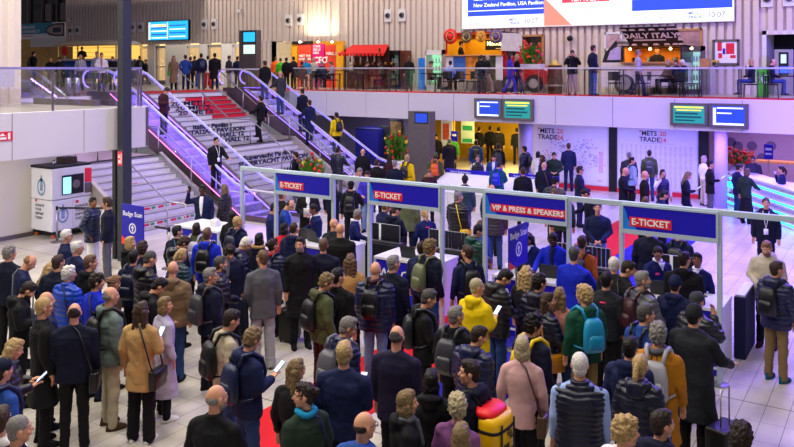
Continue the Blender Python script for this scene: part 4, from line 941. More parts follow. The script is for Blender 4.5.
# cab at left
cx0,_,_,_=rect(601,602,50,95,VY0); c0=cx0-O2.x
prof=[(c0+.02,zc),(c0+.12,zc+.35),(c0+.55,zc+.85),(-w,hv-.3),(-w,zc)]
MB().poly([(x,-.82,z) for x,z in prof],(0,1.64,0)).build('cab_top',BV,v2)
MB().poly([(c0,-.86,.25),(c0,-.86,zc),(-w,-.86,zc),(-w,-.86,.25)],(0,1.7,0)).build('cab_lower',CW,v2)
MB().poly([(c0+.22,-.85,zc+.1),(c0+.35,-.85,zc+.45),(c0+.62,-.85,zc+.62),(c0+.75,-.85,zc+.62),(c0+.75,-.85,zc+.1)],(0,.03,0)).build('cab_window',mat('pale_glazing','#b8a8c8',rough=.15),v2)
for wx in (-w+.1,):
    b4=bmesh.new(); bmesh.ops.create_cone(b4,cap_ends=True,radius1=.38,radius2=.38,depth=.2,segments=24); wh=MB().add(b4,Matrix.Translation((wx,-.87,.38))@Matrix.Rotation(PI/2,4,'X')).build('wheel',BLK,v2)
    b4=bmesh.new(); bmesh.ops.create_cone(b4,cap_ends=True,radius1=.24,radius2=.26,depth=.22,segments=20); MB().add(b4,Matrix.Translation((wx,-.88,.42))@Matrix.Rotation(PI/2,4,'X')).build('hub_cap',STEEL,wh)
area('van_lamp',(O2.x,VY0+.5,U+hv-.15),1.6,22,(1,.6,.2)); area('van_lamp',(Ov.x,VY0+.6,U+2.3),2.2,24,(1,.75,.25)); area('booth_lamp',(booth.location.x,31.0,U+3),2.2,70,(1,.8,.5),(R(-35),0,0))
area('booth_glow_fill',(booth.location.x+.4,32.1,U+2.75),1.2,60,(1,.8,.5),(R(165),0,0),sy=.2); area('lobby_lamp',(-34,34.0,6.1),8,110,(1,.82,.55))  # unseen area light added for the glow on the wall above the booth
# --- wall things on the right
def wallframe(px0,px1,pt,pb,label,name,fm,pm,cat='map',y=WY-.14):
    a,b3,z0,z1=rect(px0,px1,pt,pb,y); o=empty(name,((a+b3)/2,y,z0),label,cat); w=(b3-a)/2; h=z1-z0
    MB().box(-w,w,-.04,.0,0,h).build('print',pm,o); MB().box(-w-.03,-w+.06,-.07,0,-.03,h+.03).box(w-.06,w+.03,-.07,0,-.03,h+.03).box(-w,w,-.07,0,-.03,.06).box(-w,w,-.07,0,h-.06,h+.03).build('frame',fm,o); return o,w,h
o,w,h=wallframe(713.5,739,40.5,64.5,'grey framed white and red hall map on the ribbed wall','framed_map',DSTEEL,WHP)
mm=MB()
for (x,z,a_,b_) in ((-.28,.42,.16,.36),(-.26,.14,.14,.2),(.1,.3,.3,.42),(.2,.14,.2,.12),(-.1,.8,.5,.05)): mm.box(x-a_/2+.05,x+a_/2+.05,-.045,-.041,z+.1,z+b_+.1)
mm.build('red_halls',REDP,o); MB().box(-.12,-.02,-.045,-.041,.4,.62).build('blue_hall',NAVYP,o)
o,w,h=wallframe(662,702,30,56,'wide reddish picture on the wall behind the Italian food van','wall_picture',OAK,mat('faded_red_print','#a88078',rough=.6,var=.35,nscale=3),'picture')
o,w,h=wallframe(605,622,33,50,'pale framed picture left of the raised food van hatch','wall_picture',WHL,mat('pale_pink_print','#c0a0a0',rough=.6,var=.3,nscale=3),'picture')
o,w,h=wallframe(522,543.5,35.5,62,'dark recess window behind the flowers right of the red van','wall_display',OAK,mat('dark_display','#1e1a16',rough=.3,var=.6,nscale=5),'display case')
# cash machine in niche
a,b3,_,zt=rect(774,793,49.5,95,31.6); o=empty('cash_machine',((a+b3)/2,32.0,U),'grey self-service machine with a blue screen in the dark niche','machine'); w=(b3-a)/2; h=zt-U
MB().bbox(-w,w,-.35,.35,0,h,.03).build('body',STEEL,o); MB().bbox(-w+.15,w-.15,-.37,-.34,h-.95,h-.1,.02).build('screen_surround',BLK,o); MB().box(-w+.22,w-.22,-.378,-.372,h-.5,h-.18).build('screen',scr('screen_pale_blue','#b8d8f8',.9),o); MB().box(-.12,.2,-.378,-.372,h-.85,h-.62).build('keypad',scr('screen_royal','#2850ff',1.5),o)
a,b3,_,zt=rect(756.5,768.5,67,98,29.6); o=empty('green_banner',((a+b3)/2,29.6,U),'bright green banner with a white ring behind the seated visitors','banner'); w=(b3-a)/2; MB().box(-w,w,-.015,.015,.03,zt-U).build('panel',mat('vivid_green_print','#38b018',rough=.5),o); MB().box(-.2,.2,-.1,.1,0,.03).build('foot',DSTEEL,o)
b4=MB(); 
for i in range(20):
    a1=2*PI*i/20; a2_=2*PI*(i+1)/20; b4.poly([(.1+.14*math.cos(a1),-.017,.62+.14*math.sin(a1)),(.1+.14*math.cos(a2_),-.017,.62+.14*math.sin(a2_)),(.1+.09*math.cos(a2_),-.017,.62+.09*math.sin(a2_)),(.1+.09*math.cos(a1),-.017,.62+.09*math.sin(a1))],(0,-.002,0))
b4.build('ring_print',WHP,o)
q=VY(704.5,60,31.2); o=empty('wooden_stand',(q.x,31.3,U),'small wooden stand with a brown box right of the white fridge','stand'); MB().box(-.12,.12,-.12,.12,0,1.0).build('stand',DSTEEL,o); MB().bbox(-.17,.17,-.15,.15,1.0,1.35,.01).build('box',OAK,o)
# tables and chairs along the railing
gallery_table(376,70,28.0,'black table where a visitor in dark sits below the red awning',.9); gallery_table(345,70,28.2,'small black table right of the booth',.45,.9)
gallery_table(463,70,28.0,'long low black table before the red food van',1.2); gallery_table(435,70,27.8,'small dark table with the leaning man in brown',.5,.8)
gallery_table(661,70,28.0,'dark table with cups where visitors sit before the Italian van',.75); gallery_table(720,70,28.0,'high black table with small yellow flowers on it',.68,1.0,d=.5).children
gallery_table(785,70,28.2,'dark table at the right edge of the gallery',.6); gallery_table(604,70,28.3,'dark high table left of the white van door',.7,.95)
gallery_table(325,70,27.9,'dark table among the seated visitors in front of the booth',.7)
for px,y,rz,lb in ((366,28.0,R(80),'dark chair under the black-clothed visitor below the red awning'),(383,28.1,R(-80),'dark chair right of the table below the red awning'),(450,27.7,0,'dark chair of the visitor in a pale blue shirt'),(473,27.6,PI,'empty dark chair at the long table before the red van'),(457,27.55,PI,'empty dark chair at the left of the long black table'),(643,28.0,R(90),'dark chair left of the table before the Italian van'),(690,28.0,R(-95),'dark chair of the white-haired visitor'),(680,27.5,PI,'dark chair with its back to the railing near the Italian van'),(751,28.0,R(95),'dark chair of the blond woman with a cup'),(771,28.0,R(-85),'dark chair of the balding man at the right'),(615,27.7,R(10),'dark chair before the white van wheel'),(332,27.9,R(-80),'dark chair right of the table in front of the booth'),(312,27.9,R(80),'dark chair left of the table in front of the booth'),(301,27.7,R(20),'dark chair of the visitor in black before the booth')):
    chair(px,y,rz,lb)
q=VY(716,70,28.0); o=empty('flower_vase',(q.x,28.0,U+1.001),'small vase of yellow flowers on the high black table','vase'); MB().lathe([(.04,0),(.05,.08),(.03,.14)]).build('vase',DSTEEL,o,True); fb=MB(); 
for i in range(8): fb.ell((.09*math.cos(i*2.4),.09*math.sin(i*2.4),.2+.02*(i%3)),.035,7,5)
fb.build('blossoms',FYEL,o,True); lf=MB()
for i in range(8): lf.tube([(0,0,.12),(.09*math.cos(i*2.4),.09*math.sin(i*2.4),.2)],.006,5)
lf.build('stems',LEAF,o)
# white parasol-like hat stand / flat cap displays right of flowers
q=VY(555,66,29); o=empty('sombrero',(q.x,29.0,U+1.1),'pale yellow straw sombrero lying right of the flower arrangement','hat'); MB().lathe([(.33,.02),(.3,0),(.13,.03),(.12,.12),(.05,.2)]).build('brim',mat('straw_yellow','#d8c060',rough=.8),o,True); MB().lathe([(.135,.03),(.135,.06)]).build('band',FYEL,o,True)
q2=empty('barrel_table',(q.x,29.0,U),'dark barrel table carrying the pale straw sombrero','table'); MB().lathe([(.26,0),(.3,.5),(.26,1.08),(.26,1.1)]).build('barrel',WOOD,q2,True); MB().lathe([(.29,.3),(.3,.36)]).build('hoop',STEEL,q2,True)
# --- far left snack van with cream canopy
FVY=30.5
q0=VY(51,70,FVY); q1=VY(116,70,FVY); v3=empty('blue_snack_van',((q0.x+q1.x)/2,FVY+1,U),'blue snack van under a curved cream canopy at the far left','food van'); w=(q1.x-q0.x)/2
O3=Vector(v3.location); zc=VY(80,59,FVY).z-U; zr=VY(80,41,FVY).z-U; zr2=VY(80,45.5,FVY).z-U
def hull(z0,z1,m,name,ov=0.0,yo=1.0,par=None):
    pr=[(-w-ov,yo*.1,z0)]; r1=MB().slab([(0,0,z0,w+ov,yo),(0,0,(z0+z1)/2,w+ov+.05,yo+.03),(0,0,z1,w+ov-.25,yo-.15)],28,True,3.0); return r1.build(name,m,v3,True)
hull(.35,zc,mat('van_blue_paint','#1c50b8',rough=.35),'lower_body'); hull(zr2,zr,mat('cream_canopy','#e8dcb8',rough=.5),'canopy',.3,1.25); hull(zc-.12,zc+.02,WHL,'counter',.1,1.1)
MB().box(-w+.4,w-.2,.3,.9,zc,zr2).build('glowing_back_wall',mat('amber_glow_wall','#e0b050',emit=1.0),v3)  # panel emits amber light itself, no lamp behind the counter
for sx in(-1,-.3,.4,1): MB().box(sx*(w-.35)-.03,sx*(w-.35)+.03,-.75,-.69,zc,zr2).build('canopy_post',STEEL,v3)
for i in range(7): MB().box(-w+.6,w-.4,.25,.3,zc+.15+i*.14,zc+.17+i*.14).build('shelf',OAK,v3) if i%2==0 else None
for wx in (-w+1.0,w-1.1):
    b4=bmesh.new(); bmesh.ops.create_cone(b4,cap_ends=True,radius1=.42,radius2=.42,depth=.2,segments=24); wh=MB().add(b4,Matrix.Translation((wx,-1.0,.42))@Matrix.Rotation(PI/2,4,'X')).build('wheel',BLK,v3); b4=bmesh.new(); bmesh.ops.create_cone(b4,cap_ends=True,radius1=.2,radius2=.22,depth=.22,segments=20); MB().add(b4,Matrix.Translation((wx,-1.01,.42))@Matrix.Rotation(PI/2,4,'X')).build('hub_cap',mat('orange_castor',''),wh)
q=VY(65.5,48,FVY-.6); o=empty('round_sign',(q.x,FVY-.65,U+zc),'round red sign on the counter of the blue snack van','sign'); b4=bmesh.new(); bmesh.ops.create_cone(b4,cap_ends=True,radius1=.3,radius2=.3,depth=.06,segments=24); MB().add(b4,Matrix.Translation((0,0,.5))@Matrix.Rotation(PI/2,4,'X')).build('disc',FRED,o); MB().tube([(0,0,0),(0,0,.3)],.03).build('stem',STEEL,o)
# boat banner
a,b3,z0,z1=rect(22,65.5,24,37.5,33.3); o=empty('boat_banner',((a+b3)/2,33.3,z0),'teal banner with a motor boat seen from above at the far left','banner'); w=(b3-a)/2; h=z1-z0
MB().box(-w,w,-.05,0,0,h).build('panel',WHP,o); MB().box(-w,w*.45,-.06,-.051,h*.3,h).build('teal_field',mat('teal_blue_print','#1a8cb0',rough=.5),o); text('lettering','EMBRACING\nSUSTAINABILITY',.3,(-w+.05,-.065,h*.66),WHP,o,ex=.002,bold=.005)
hp=[(w*.12,h*.5),(w*.3,h*.82),(w*.6,h*.93),(w*.98,h*.93),(w*.98,h*.1),(w*.6,h*.1),(w*.3,h*.2)]; hull_=MB().poly([(x,-.07,z) for x,z in hp],(0,-.02,0)).build('boat_hull',mat('dark_boat_print','#2a3050',rough=.5),o); hp2=[(w*.2,h*.5),(w*.36,h*.72),(w*.6,h*.82),(w*.95,h*.82),(w*.95,h*.2),(w*.6,h*.2),(w*.36,h*.3)]; MB().poly([(x,-.095,z) for x,z in hp2],(0,-.01,0)).build('boat_deck',mat('sand_deck_print','#b09a90',rough=.5),o); MB().box(w*.5,w*.85,-.115,-.106,h*.35,h*.65).build('boat_cockpit',mat('dark_boat_print',''),o)
text('lettering','sustainability programme',.13,(-w+.1,-.06,h*.14),REDP,o,ex=.002)
# plinth/gate at the left balcony
q=VX(40,90,-20.2); o=empty('metal_parapet',(-19.6,12.2,U),'grey metal parapet with a sloped handrail behind the balcony glass','parapet'); MB().bbox(-.9,1.8,.9,1.1,0,.16,.01).build('kerb',DSTEEL,o); MB().tube([(-.6,1.0,.15),(-.6,1.0,.75),(.5,1.0,.2)],.03,8).build('sloped_rail',STEEL,o,True)
MB().box(-20.4+19.6,-19.6+19.6,-3.5,-.2,.5,.95).build('banner_panel',mat('lilac_panel','#b8b0c8',rough=.5),o)
MB().box(-.7,-.6,-3.4,-.3,0,.5).build('panel_post',DSTEEL,o)
# ================= people
COL=dict(blk='#0e0e12',cha='#1c1e24',navy='#121a40',dnavy='#0c1128',blue='#21448e',royal='#1226b8',puff='#0a3cae',purple='#2a1d50',dpur='#1a1530',grey='#55565e',lgrey='#9c9ba4',dgrey='#34353b',white='#e4e2de',cream='#cfc4aa',khaki='#7a6348',tan='#b08c58',camel='#b58b52',beige='#b9ab92',olive='#4b5232',oliv2='#5d6446',green='#0f4432',dgreen='#1f3024',teal='#0f5560',dteal='#14323c',lime='#3c9a20',yel='#e2c200',must='#a86c10',rust='#a8521c',red='#c01824',burg='#34121a',pink='#c79c9a',mauve='#6e3f6e',lil='#a9a2b8',jean='#28406e',ljean='#6d83ac',brown='#4a3424',sand='#b3a88e',chino='#7e683f',greyg='#5f6f68',lblue='#8fa6d8',salm='#b8756a',orange='#d8561a',vio='#3a2fb0',turq='#1384b0',staff='#121c52',mag='#b0187a')
HCOL=dict(white='#cfcbc4',grey='#77736e',dgry='#45423f',black='#100c0b',dbrown='#241811',brown='#3a291d',lbrown='#5f4732',blond='#ab8e5e',dblond='#75603f',ginger='#7d5a3c',gblond='#a89a78')
SKIN=dict(a='#cf9676',b='#b98060',c='#8a5638',d='#4a2a1a',e='#d8a488')
def cm(n): return mat('cloth_'+n,COL[n],rough=.78,var=.12,nscale=5,bump=.35,bscale=14,spec=.22)
def nylon(n): return mat('nylon_'+n,COL[n],rough=.38,var=.08,nscale=5,bump=.25,bscale=16,spec=.45)
def hm(n): return mat('hair_'+n,HCOL[n],rough=.5,var=.28,nscale=60,bump=.4,bscale=110,spec=.3)
def sm(n): return mat('skin_'+n,SKIN[n],rough=.5,var=.05,nscale=14,spec=.35)
import numpy as np
SC2=bpy.data.scenes.new('workshop'); TMP=bpy.data.objects.new('tmp',bpy.data.meshes.new('tmp')); SC2.collection.objects.link(TMP)
def remesh(mb,vox,smooth=2,extra=None,name='m'):
    me=mb.mesh('t'); TMP.data=me; TMP.modifiers.clear()
    r=TMP.modifiers.new('r','REMESH'); r.mode='VOXEL'; r.voxel_size=vox
    if smooth: s=TMP.modifiers.new('s','SMOOTH'); s.iterations=smooth; s.factor=.5
    with bpy.context.temp_override(scene=SC2,view_layer=SC2.view_layers[0]):
        dg=bpy.context.evaluated_depsgraph_get(); dg.update(); out=bpy.data.meshes.new_from_object(TMP.evaluated_get(dg))
    out.name=name
    if extra:
        b=bmesh.new(); b.from_mesh(out); t=extra.mesh('t2'); b.from_mesh(t); b.to_mesh(out); b.free(); bpy.data.meshes.remove(t)
    TMP.data=bpy.data.meshes['tmp'] if 'tmp' in bpy.data.meshes else TMP.data
    out.polygons.foreach_set('use_smooth',[True]*len(out.polygons)); out.materials.clear(); out.materials.append(None)
    bpy.data.meshes.remove(me); return out
def displace(me,fn):
    n=len(me.vertices); co=np.empty(n*3,dtype=np.float32); me.vertices.foreach_get('co',co); nr=np.empty(n*3,dtype=np.float32); me.vertices.foreach_get('normal',nr)
    co=co.reshape(-1,3); nr=nr.reshape(-1,3); co=co+nr*fn(co)[:,None]; me.vertices.foreach_set('co',co.astype(np.float32).ravel()); me.update()
_rs=np.random.RandomState(5); _K=_rs.normal(size=(14,3)); _K/=np.linalg.norm(_K,axis=1)[:,None]; _K*=_rs.uniform(.7,1.9,size=(14,1)); _F=_rs.uniform(0,6.28,14)
def nzs(p,s,sd=0.0,sc=(1,1,1)):
    q=(p*np.array(sc))*s*2.2+sd; q=q+.6*np.sin(q[:,[1,2,0]]*1.3)
    return np.sin(q@_K.T+_F).sum(1)/14*2.2
# ---- skeleton (metres, standing height 1.78, facing +Y)
ARM={ # elbow, wrist, hand direction for the right side
 'd':((.232,-.03,1.18),(.248,.045,.945),(.0,.15,-1)),'w':((.25,-.1,1.19),(.27,-.06,.95),(0,.05,-1)),'g':((.25,.05,1.19),(.26,.17,.97),(0,.3,-1)),
 'p':((.245,.0,1.19),(.12,.23,1.19),(-.35,.8,.35)),'k':((.29,-.08,1.19),(.215,.06,.985),(-.3,.3,-1)),'f':((.25,.02,1.18),(.07,.22,1.02),(-1,.3,-.3)),
 'r':((.27,.12,1.24),(.13,.17,1.46),(-.2,.2,1)),'s':((.26,.03,1.19),(.15,.17,1.33),(-.6,.1,.8)),'x':((.27,.1,1.2),(.25,.34,1.1),(0,1,-.1)),
 'u':((.36,.05,1.36),(.3,.14,1.58),(-.4,.3,1)),'h':((.3,-.03,1.62),(.12,-.08,1.7),(-1,-.2,.3)),'t':((.25,.05,1.18),(.1,.26,1.08),(-.7,.7,-.1))}
def arm(c,sx):
    e,w,h=[Vector(v) for v in ARM[c]]
    for v in (e,w,h): v.x*=sx
    return Vector((.168*sx,-.01,1.39)),e,w,h.normalized()
def legs(kind,sx):
    if kind=='walk':
        return (Vector((.09*sx,0,.93)),Vector((.09*sx,.1*sx+.08,.51)),Vector((.09*sx,.24*sx-.02,.1 if sx>0 else .14)))
    if kind=='sit': return (Vector((.1*sx,0,.93)),Vector((.12*sx,.43,.93)),Vector((.12*sx,.42,.5)))
    if kind=='up': 
        return (Vector((.09*sx,0,.93)),Vector((.09*sx,.22 if sx>0 else .02,.58 if sx>0 else .5)),Vector((.09*sx,.2 if sx>0 else -.06,.25 if sx>0 else .09)))
    return (Vector((.09*sx,0,.93)),Vector((.1*sx,.015,.51)),Vector((.11*sx,-.01,.09)))
def headM(yaw,pitch,sex='m'):
    return Matrix.Translation((0,-.005,1.5))@Matrix.Rotation(-R(yaw),4,'Z')@Matrix.Rotation(-R(pitch),4,'X')@Matrix.Translation((0,.02,.155))
def xf(p,M): return M@Vector(p)
def hand(mb,w,h,sx,curl):
    h=h.normalized(); side=h.cross(Vector((0,0,1)) if abs(h.z)<.8 else Vector((0,1,0))).normalized(); up=side.cross(h).normalized()
    if curl>.5: pass
    p0=w+h*.02; p1=w+h*.095
    mb.cap(w-h*.03,w+h*.03,.026,.027,10)
    for k in(-1.1,-.35,.35,1.1): mb.cap(p0+side*k*.012,p1+side*k*.021,.015,.0125,8)
    L=[.062,.074,.07,.056]
    for k,(o_,ln) in enumerate(zip((-1.15,-.4,.4,1.15),L)):
        a=p1+side*o_*.021; d1=(h*1-up*.35*curl).normalized(); b=a+d1*ln*.5; d2=(h-up*1.1*curl).normalized(); c=b+d2*ln*.5
        mb.cap(a-h*.01,b,.0088,.008,8); mb.cap(b,c,.008,.0068,8)
    t0=p0+side*.028*(-sx); t1=t0+(h*.6+side*(-sx)*.7-up*.2).normalized()*.038; t2=t1+(h*.9-up*.3).normalized()*.03
    mb.cap(t0-h*.005,t1,.012,.0095,8); mb.cap(t1,t2,.0095,.008,8)
BODY={}
def body_mesh(sex,aL,aR,lg,yaw,pitch):
    k=(sex,aL,aR,lg,yaw,pitch)
    if k in BODY: return BODY[k]
    mb=MB(); M=headM(yaw,pitch); g=.92 if sex=='f' else 1
    def E(c,r): mb.ell(c,r,16,12,M)
    def K(a,b,ra,rb,n=10): mb.cap(M@Vector(a),M@Vector(b),ra,rb,n)
    E((0,-.008,.02),(.074,.092,.098)); E((0,.022,-.03),(.058*(.96 if sex=='f' else 1),.066,.088)); E((0,.052,-.092),(.03*g,.028,.026*g))
    K((0,.084,.012),(0,.106,-.022),.008,.0125); E((0,.098,-.028),(.017,.012,.01))
    K((-.038,.076,.026),(.038,.076,.026),.0125*g,.0125*g); K((-.019,.084,-.056),(.019,.084,-.056),.0075,.0075)
    for sx in(-1,1): E((.077*sx,-.008,-.006),(.011,.019,.031)); E((.04*sx,.062,-.022),(.022,.022,.02))
    mb.cap((0,-.015,1.45),M@Vector((0,-.02,-.05)),.056*g,.052*g,14)
    mb.slab([(0,0,.86,.13,.09),(0,0,.93,.15,.1),(0,0,1.06,.125*g,.085),(0,0,1.2,.145*g,.1),(0,-.005,1.34,.16*g,.1),(0,-.01,1.43,.13*g,.075),(0,-.01,1.475,.06,.055)],20)
    ex=MB()
    for sx,a in((1,aR),(-1,aL)):
        s,e,w,h=arm(a,sx); s=s*1.0; s.x*=g; mb.cap(s,e,.05*g,.04*g); mb.cap(e,w,.04*g,.026*g); hand(ex,w,h,sx,.75 if a in 'prsftu' else .35)
        hp,kn,an=legs(lg,sx); mb.cap(hp,kn,.078,.052); mb.cap(kn,an,.052,.036); mb.cap(an,an+Vector((0,.1,-.05)),.036,.026)
    me=remesh(mb,.0095,1,ex,'person_body'); BODY[k]=me; return me
TOPS={}
def top_mesh(kind,sex,aL,aR,lg,fat):
    k=(kind,sex,aL,aR,lg,fat)
    if k in TOPS: return TOPS[k]
    mb=MB(); g=1.0 if sex=='f' else 1.1; g*=fat
    inf=dict(jacket=.016,puffer=.034,coat=.02,blazer=.008,hoodie=.022,sweater=.004,vest=.026,shirt=.0,tee=.002,trench=.018,long=.02)[kind]
    hem=dict(jacket=.84,puffer=.80,coat=.52,blazer=.78,hoodie=.83,sweater=.90,vest=.84,shirt=.9,tee=.9,trench=.36,long=.68)[kind]
    if lg=='sit': hem=max(hem,.86)
    base=[(.86,.165,.118),(.95,.163,.117),(1.06,.15 if sex=='m' else .135,.112),(1.2,.165,.122),(1.32,.176,.125),(1.39,.162,.112),(1.45,.115,.088),(1.495,.082,.075)]
    secs=[]
    if hem<.86:
        fl=(.86-hem); secs.append((0,0,hem,(.165+inf)*g+fl*.1,.118+inf+fl*.14)); 
        if fl>.2: secs.append((0,0,(hem+.86)/2,(.165+inf)*g+fl*.05,.118+inf+fl*.07))
    for z,rx,ry in base:
        if z<hem: continue
        f=inf if z<1.45 else inf*.5
        secs.append((0,-.006 if z>1.3 else 0,z,(rx+f)*g,ry+f*1.15*(fat if z<1.2 else 1)))
    if secs[0][2]>hem+.001: pass
    mb.slab(secs,26,True,2.3)
    if kind in('jacket','puffer','coat','blazer','hoodie','vest','trench','long'):
        r=.07+inf*.6; mb.slab([(0,-.012,1.455,r+.02,r+.012),(0,-.014,1.50,r,r-.004),(0,-.016,1.53 if kind!='blazer' else 1.51,r-.003,r-.008)],18)
    if kind=='hoodie':
        mb.ell((0,-.105,1.495),(.115,.065,.065),14,10); mb.ell((0,-.12,1.44),(.09,.05,.07),14,10); mb.cap((-.1,-.06,1.5),(-.07,.05,1.47),.035,.025); mb.cap((.1,-.06,1.5),(.07,.05,1.47),.035,.025)
    if kind not in('vest',):
        for sx,a in((1,aR),(-1,aL)):
            s,e,w,h=arm(a,sx); s.x*=g; q=.066+inf*.65; mb.cap((.03*sx,-.02,1.475),(s.x*.92,-.012,1.405),.055+inf*.4,.056+inf*.55)
            mb.cap(s,e,q*1.04,q*.86)
            if kind=='tee': continue
            mb.cap(e,e.lerp(w,.97),q*.86,.042+inf*.42)
    else:
        for sx in(1,-1): mb.cap((.15*sx*g,-.01,1.40),(.17*sx*g,-.01,1.36),.07,.06)
    me=remesh(mb,.0135,3,None,'garment'); sd=hash(k)%97 if False else (len(TOPS)*7.3)
    if kind=='puffer' or kind=='vest':
        displace(me,lambda p: .012*np.abs(np.sin(np.pi*(p[:,2]+.01*nzs(p,9))/(.075 if kind=='puffer' else .05)))-.006+.004*nzs(p,14,sd))
    elif kind in('blazer','sweater','shirt','tee'): displace(me,lambda p:.004*nzs(p,10,sd)+.002*nzs(p,18,sd))
    else: displace(me,lambda p:.008*nzs(p,9,sd)+.003*nzs(p,17,sd,(1,1,1.6)))
    TOPS[k]=me; return me
LEGM={}
def leg_mesh(lg,kind,fat):
    k=(lg,kind,fat)
    if k in LEGM: return LEGM[k]
    mb=MB(); w=dict(slim=0,reg=.012,wide=.03,skirt=.02)[kind]
    mb.slab([(0,0,.86,.13*fat,.1),(0,0,.93,.158*fat,.112),(0,0,1.0,.148*fat,.104),(0,0,1.05,.138*fat,.1)],20)
    if kind=='skirt': mb.slab([(0,0,.35,.24,.2),(0,0,.7,.19,.15),(0,0,.95,.15,.11)],22)
    for sx in(1,-1):
        hp,kn,an=legs(lg,sx)
        mb.cap(hp,kn,.09*fat,.066+w*.6); mb.cap(kn,an+Vector((0,0,-.02)),.066+w*.6,.05+w)
    me=remesh(mb,.015,2,None,'trousers'); displace(me,lambda p:.005*nzs(p,11)+.005*nzs(p,3,0,(2,2,12))); LEGM[k]=me; return me
SHOE={}
def shoe_mesh():
    if 's' not in SHOE:
        mb=MB(); mb.slab([(0,.045,0,.047,.135),(0,.045,.022,.049,.138),(0,.04,.05,.044,.125),(0,.0,.085,.04,.075),(0,-.03,.11,.04,.045)],20); SHOE['s']=remesh(mb,.011,2,None,'shoe')
    return SHOE['s']
HAIR={}
def hair_mesh(st):
    if st in HAIR: return HAIR[st]
    mb=MB(); E=lambda c,r:mb.ell(c,r,18,12); amp,fr=(.0018 if st=='neat' else .0035),50
    if st in('short','neat','messy','curly','bob','long','longcurly','pony','bun','side'):
        b=.006 if st in('messy',) else .012 if st=='curly' else 0
        E((0,-.018,.032),(.081+b,.097+b,.098+b)); E((0,-.047,-.03),(.066+b,.055+b,.065))
        if st!='neat': E((0,.02,.09),(.06+b,.062+b,.04+b))
        for sx in(-1,1): E((.06*sx,-.016,.03),(.02+b,.052,.045))
    if st=='buzz': E((0,-.014,.03),(.0775,.094,.094)); E((0,-.045,-.03),(.062,.05,.06)); amp=.001
    if st=='balding': E((0,-.034,.004),(.079,.073,.056)); E((0,-.055,.03),(.06,.047,.06)); amp=.002
    if st=='fringe': E((0,-.036,-.0),(.078,.07,.05)); amp=.0015
    if st in('bob',):
        for sx in(-1,1): E((.062*sx,-.01,-.06),(.032,.06,.09))
        E((0,-.06,-.06),(.078,.048,.1)); amp=.006; fr=30
    if st in('long','longcurly'):
        b=.018 if st=='longcurly' else 0
        for sx in(-1,1): mb.cap((.062*sx,-.02,0),(.07*sx,-.03,-.2),.034+b,.03+b)
        for x in(-.055,0,.055): mb.cap((x,-.06,.0),(x*1.2,-.085,-.3),.045+b,.032+b)
        amp=.012 if b else .007; fr=24 if not b else 30
    if st=='curly': amp,fr=.014,38
    if st=='messy': amp,fr=.009,38
    if st=='pony': E((0,-.11,.035),(.026,.03,.026)); mb.cap((0,-.125,.02),(0,-.15,-.07),.028,.032); mb.cap((0,-.15,-.07),(0,-.13,-.2),.032,.012)
    if st=='bun': E((0,-.12,.03),(.045,.04,.045)); amp=.008
    me=remesh(mb,.008,1,None,'hair'); displace(me,lambda p:amp*nzs(p,fr)+amp*.6*nzs(p,fr*2.3)); HAIR[st]=me; return me
HATM={}
def hat_mesh(k):
    if k in HATM: return HATM[k]
    mb=MB()
    if k=='beanie' or k=='pompom':
        mb.ell((0,-.014,.045),(.09,.104,.1),20,14); mb.slab([(0,-.012,-.0,.091,.106),(0,-.012,.05,.094,.109)],24)
        if k=='pompom': mb.ell((0,-.03,.165),(.03,.03,.03),12,8)
    else:
        mb.ell((0,-.012,.05),(.088,.102,.085),20,14); mb.slab([(0,.09,.05,.07,.085),(0,.09,.058,.07,.085)],20)
    me=remesh(mb,.008,1,None,'hat'); 
    if k!='cap': displace(me,lambda p:.002*np.sin(np.arctan2(p[:,1],p[:,0])*40))
    HATM[k]=me; return me
FACE={}
def face_mesh(k):
    if k in FACE: return FACE[k]
    mb=MB()
    if k=='eye': mb.ell((0,0,0),(.011,.007,.0055),10,8); mb2=MB(); mb2.ell((0,.004,0),(.0055,.0045,.0052),10,8)
    if k=='mouth': mb.ell((0,.0905,-.056),(.021,.006,.0055),12,8)
    if k=='eyebrows':
        for sx in(-1,1): mb.cap((.016*sx,.0885,.033),(.046*sx,.078,.035),.0045,.0035,8)
    if k=='beard': mb.ell((0,.034,-.07),(.06,.062,.056),18,12); mb.cap((-.025,.088,-.044),(.025,.088,-.044),.007,.007,8)
    if k=='glasses':
        for sx in(-1,1): mb.tube([(sx*.032+.024*math.cos(a*PI/6),.1,.008+.018*math.sin(a*PI/6)) for a in range(13)],.0028,6); mb.tube([(sx*.056,.1,.012),(sx*.08,.0,.012)],.003,6)
        mb.tube([(-.01,.102,.012),(.01,.102,.012)],.003,6)
    me=mb.mesh(k,True); me.materials.append(None)
    if k=='eye':
        t=mb2.mesh('i',True); b=bmesh.new(); b.from_mesh(me); n=len(b.faces); b.from_mesh(t); b.faces.ensure_lookup_table()
        for f in b.faces[n:]: f.material_index=1
        b.to_mesh(me); b.free(); me.materials.append(None); bpy.data.meshes.remove(t)
    FACE[k]=me; return me
def link(name,me,par,mats,M=None):
    o=bpy.data.objects.new(name,me); C.objects.link(o)
    if par: o.parent=par
    for i,m in enumerate(mats): o.material_slots[i].link='OBJECT'; o.material_slots[i].material=m
    if M is not None: o.matrix_local=M
    return o
EYEW=mat('eye_white','#d8d2cc',rough=.3,var=0); IRIS=mat('eye_dark','#1a120c',rough=.3,var=0); LIP=mat('lip','#9a5248',rough=.5,var=0); GLF=mat('spectacle_frame','#181818',rough=.3,var=0)
SMALL={}
def smesh(k,f):
    if k not in SMALL:
        mb=MB(); f(mb); me=mb.mesh(k,True); me.materials.append(None); SMALL[k]=me
    return SMALL[k]
BRK={'in','with','before','behind','left','beside','near','at','by','looking','from','walking','queueing','standing','seen','riding','facing','just','leaning','holding','reading','seated','turning','head','inside','on','beard','typing','coat','talking','raising','over','and','seated','above','below','between','riding','wearing'}-{'coat','head','beard','left'}
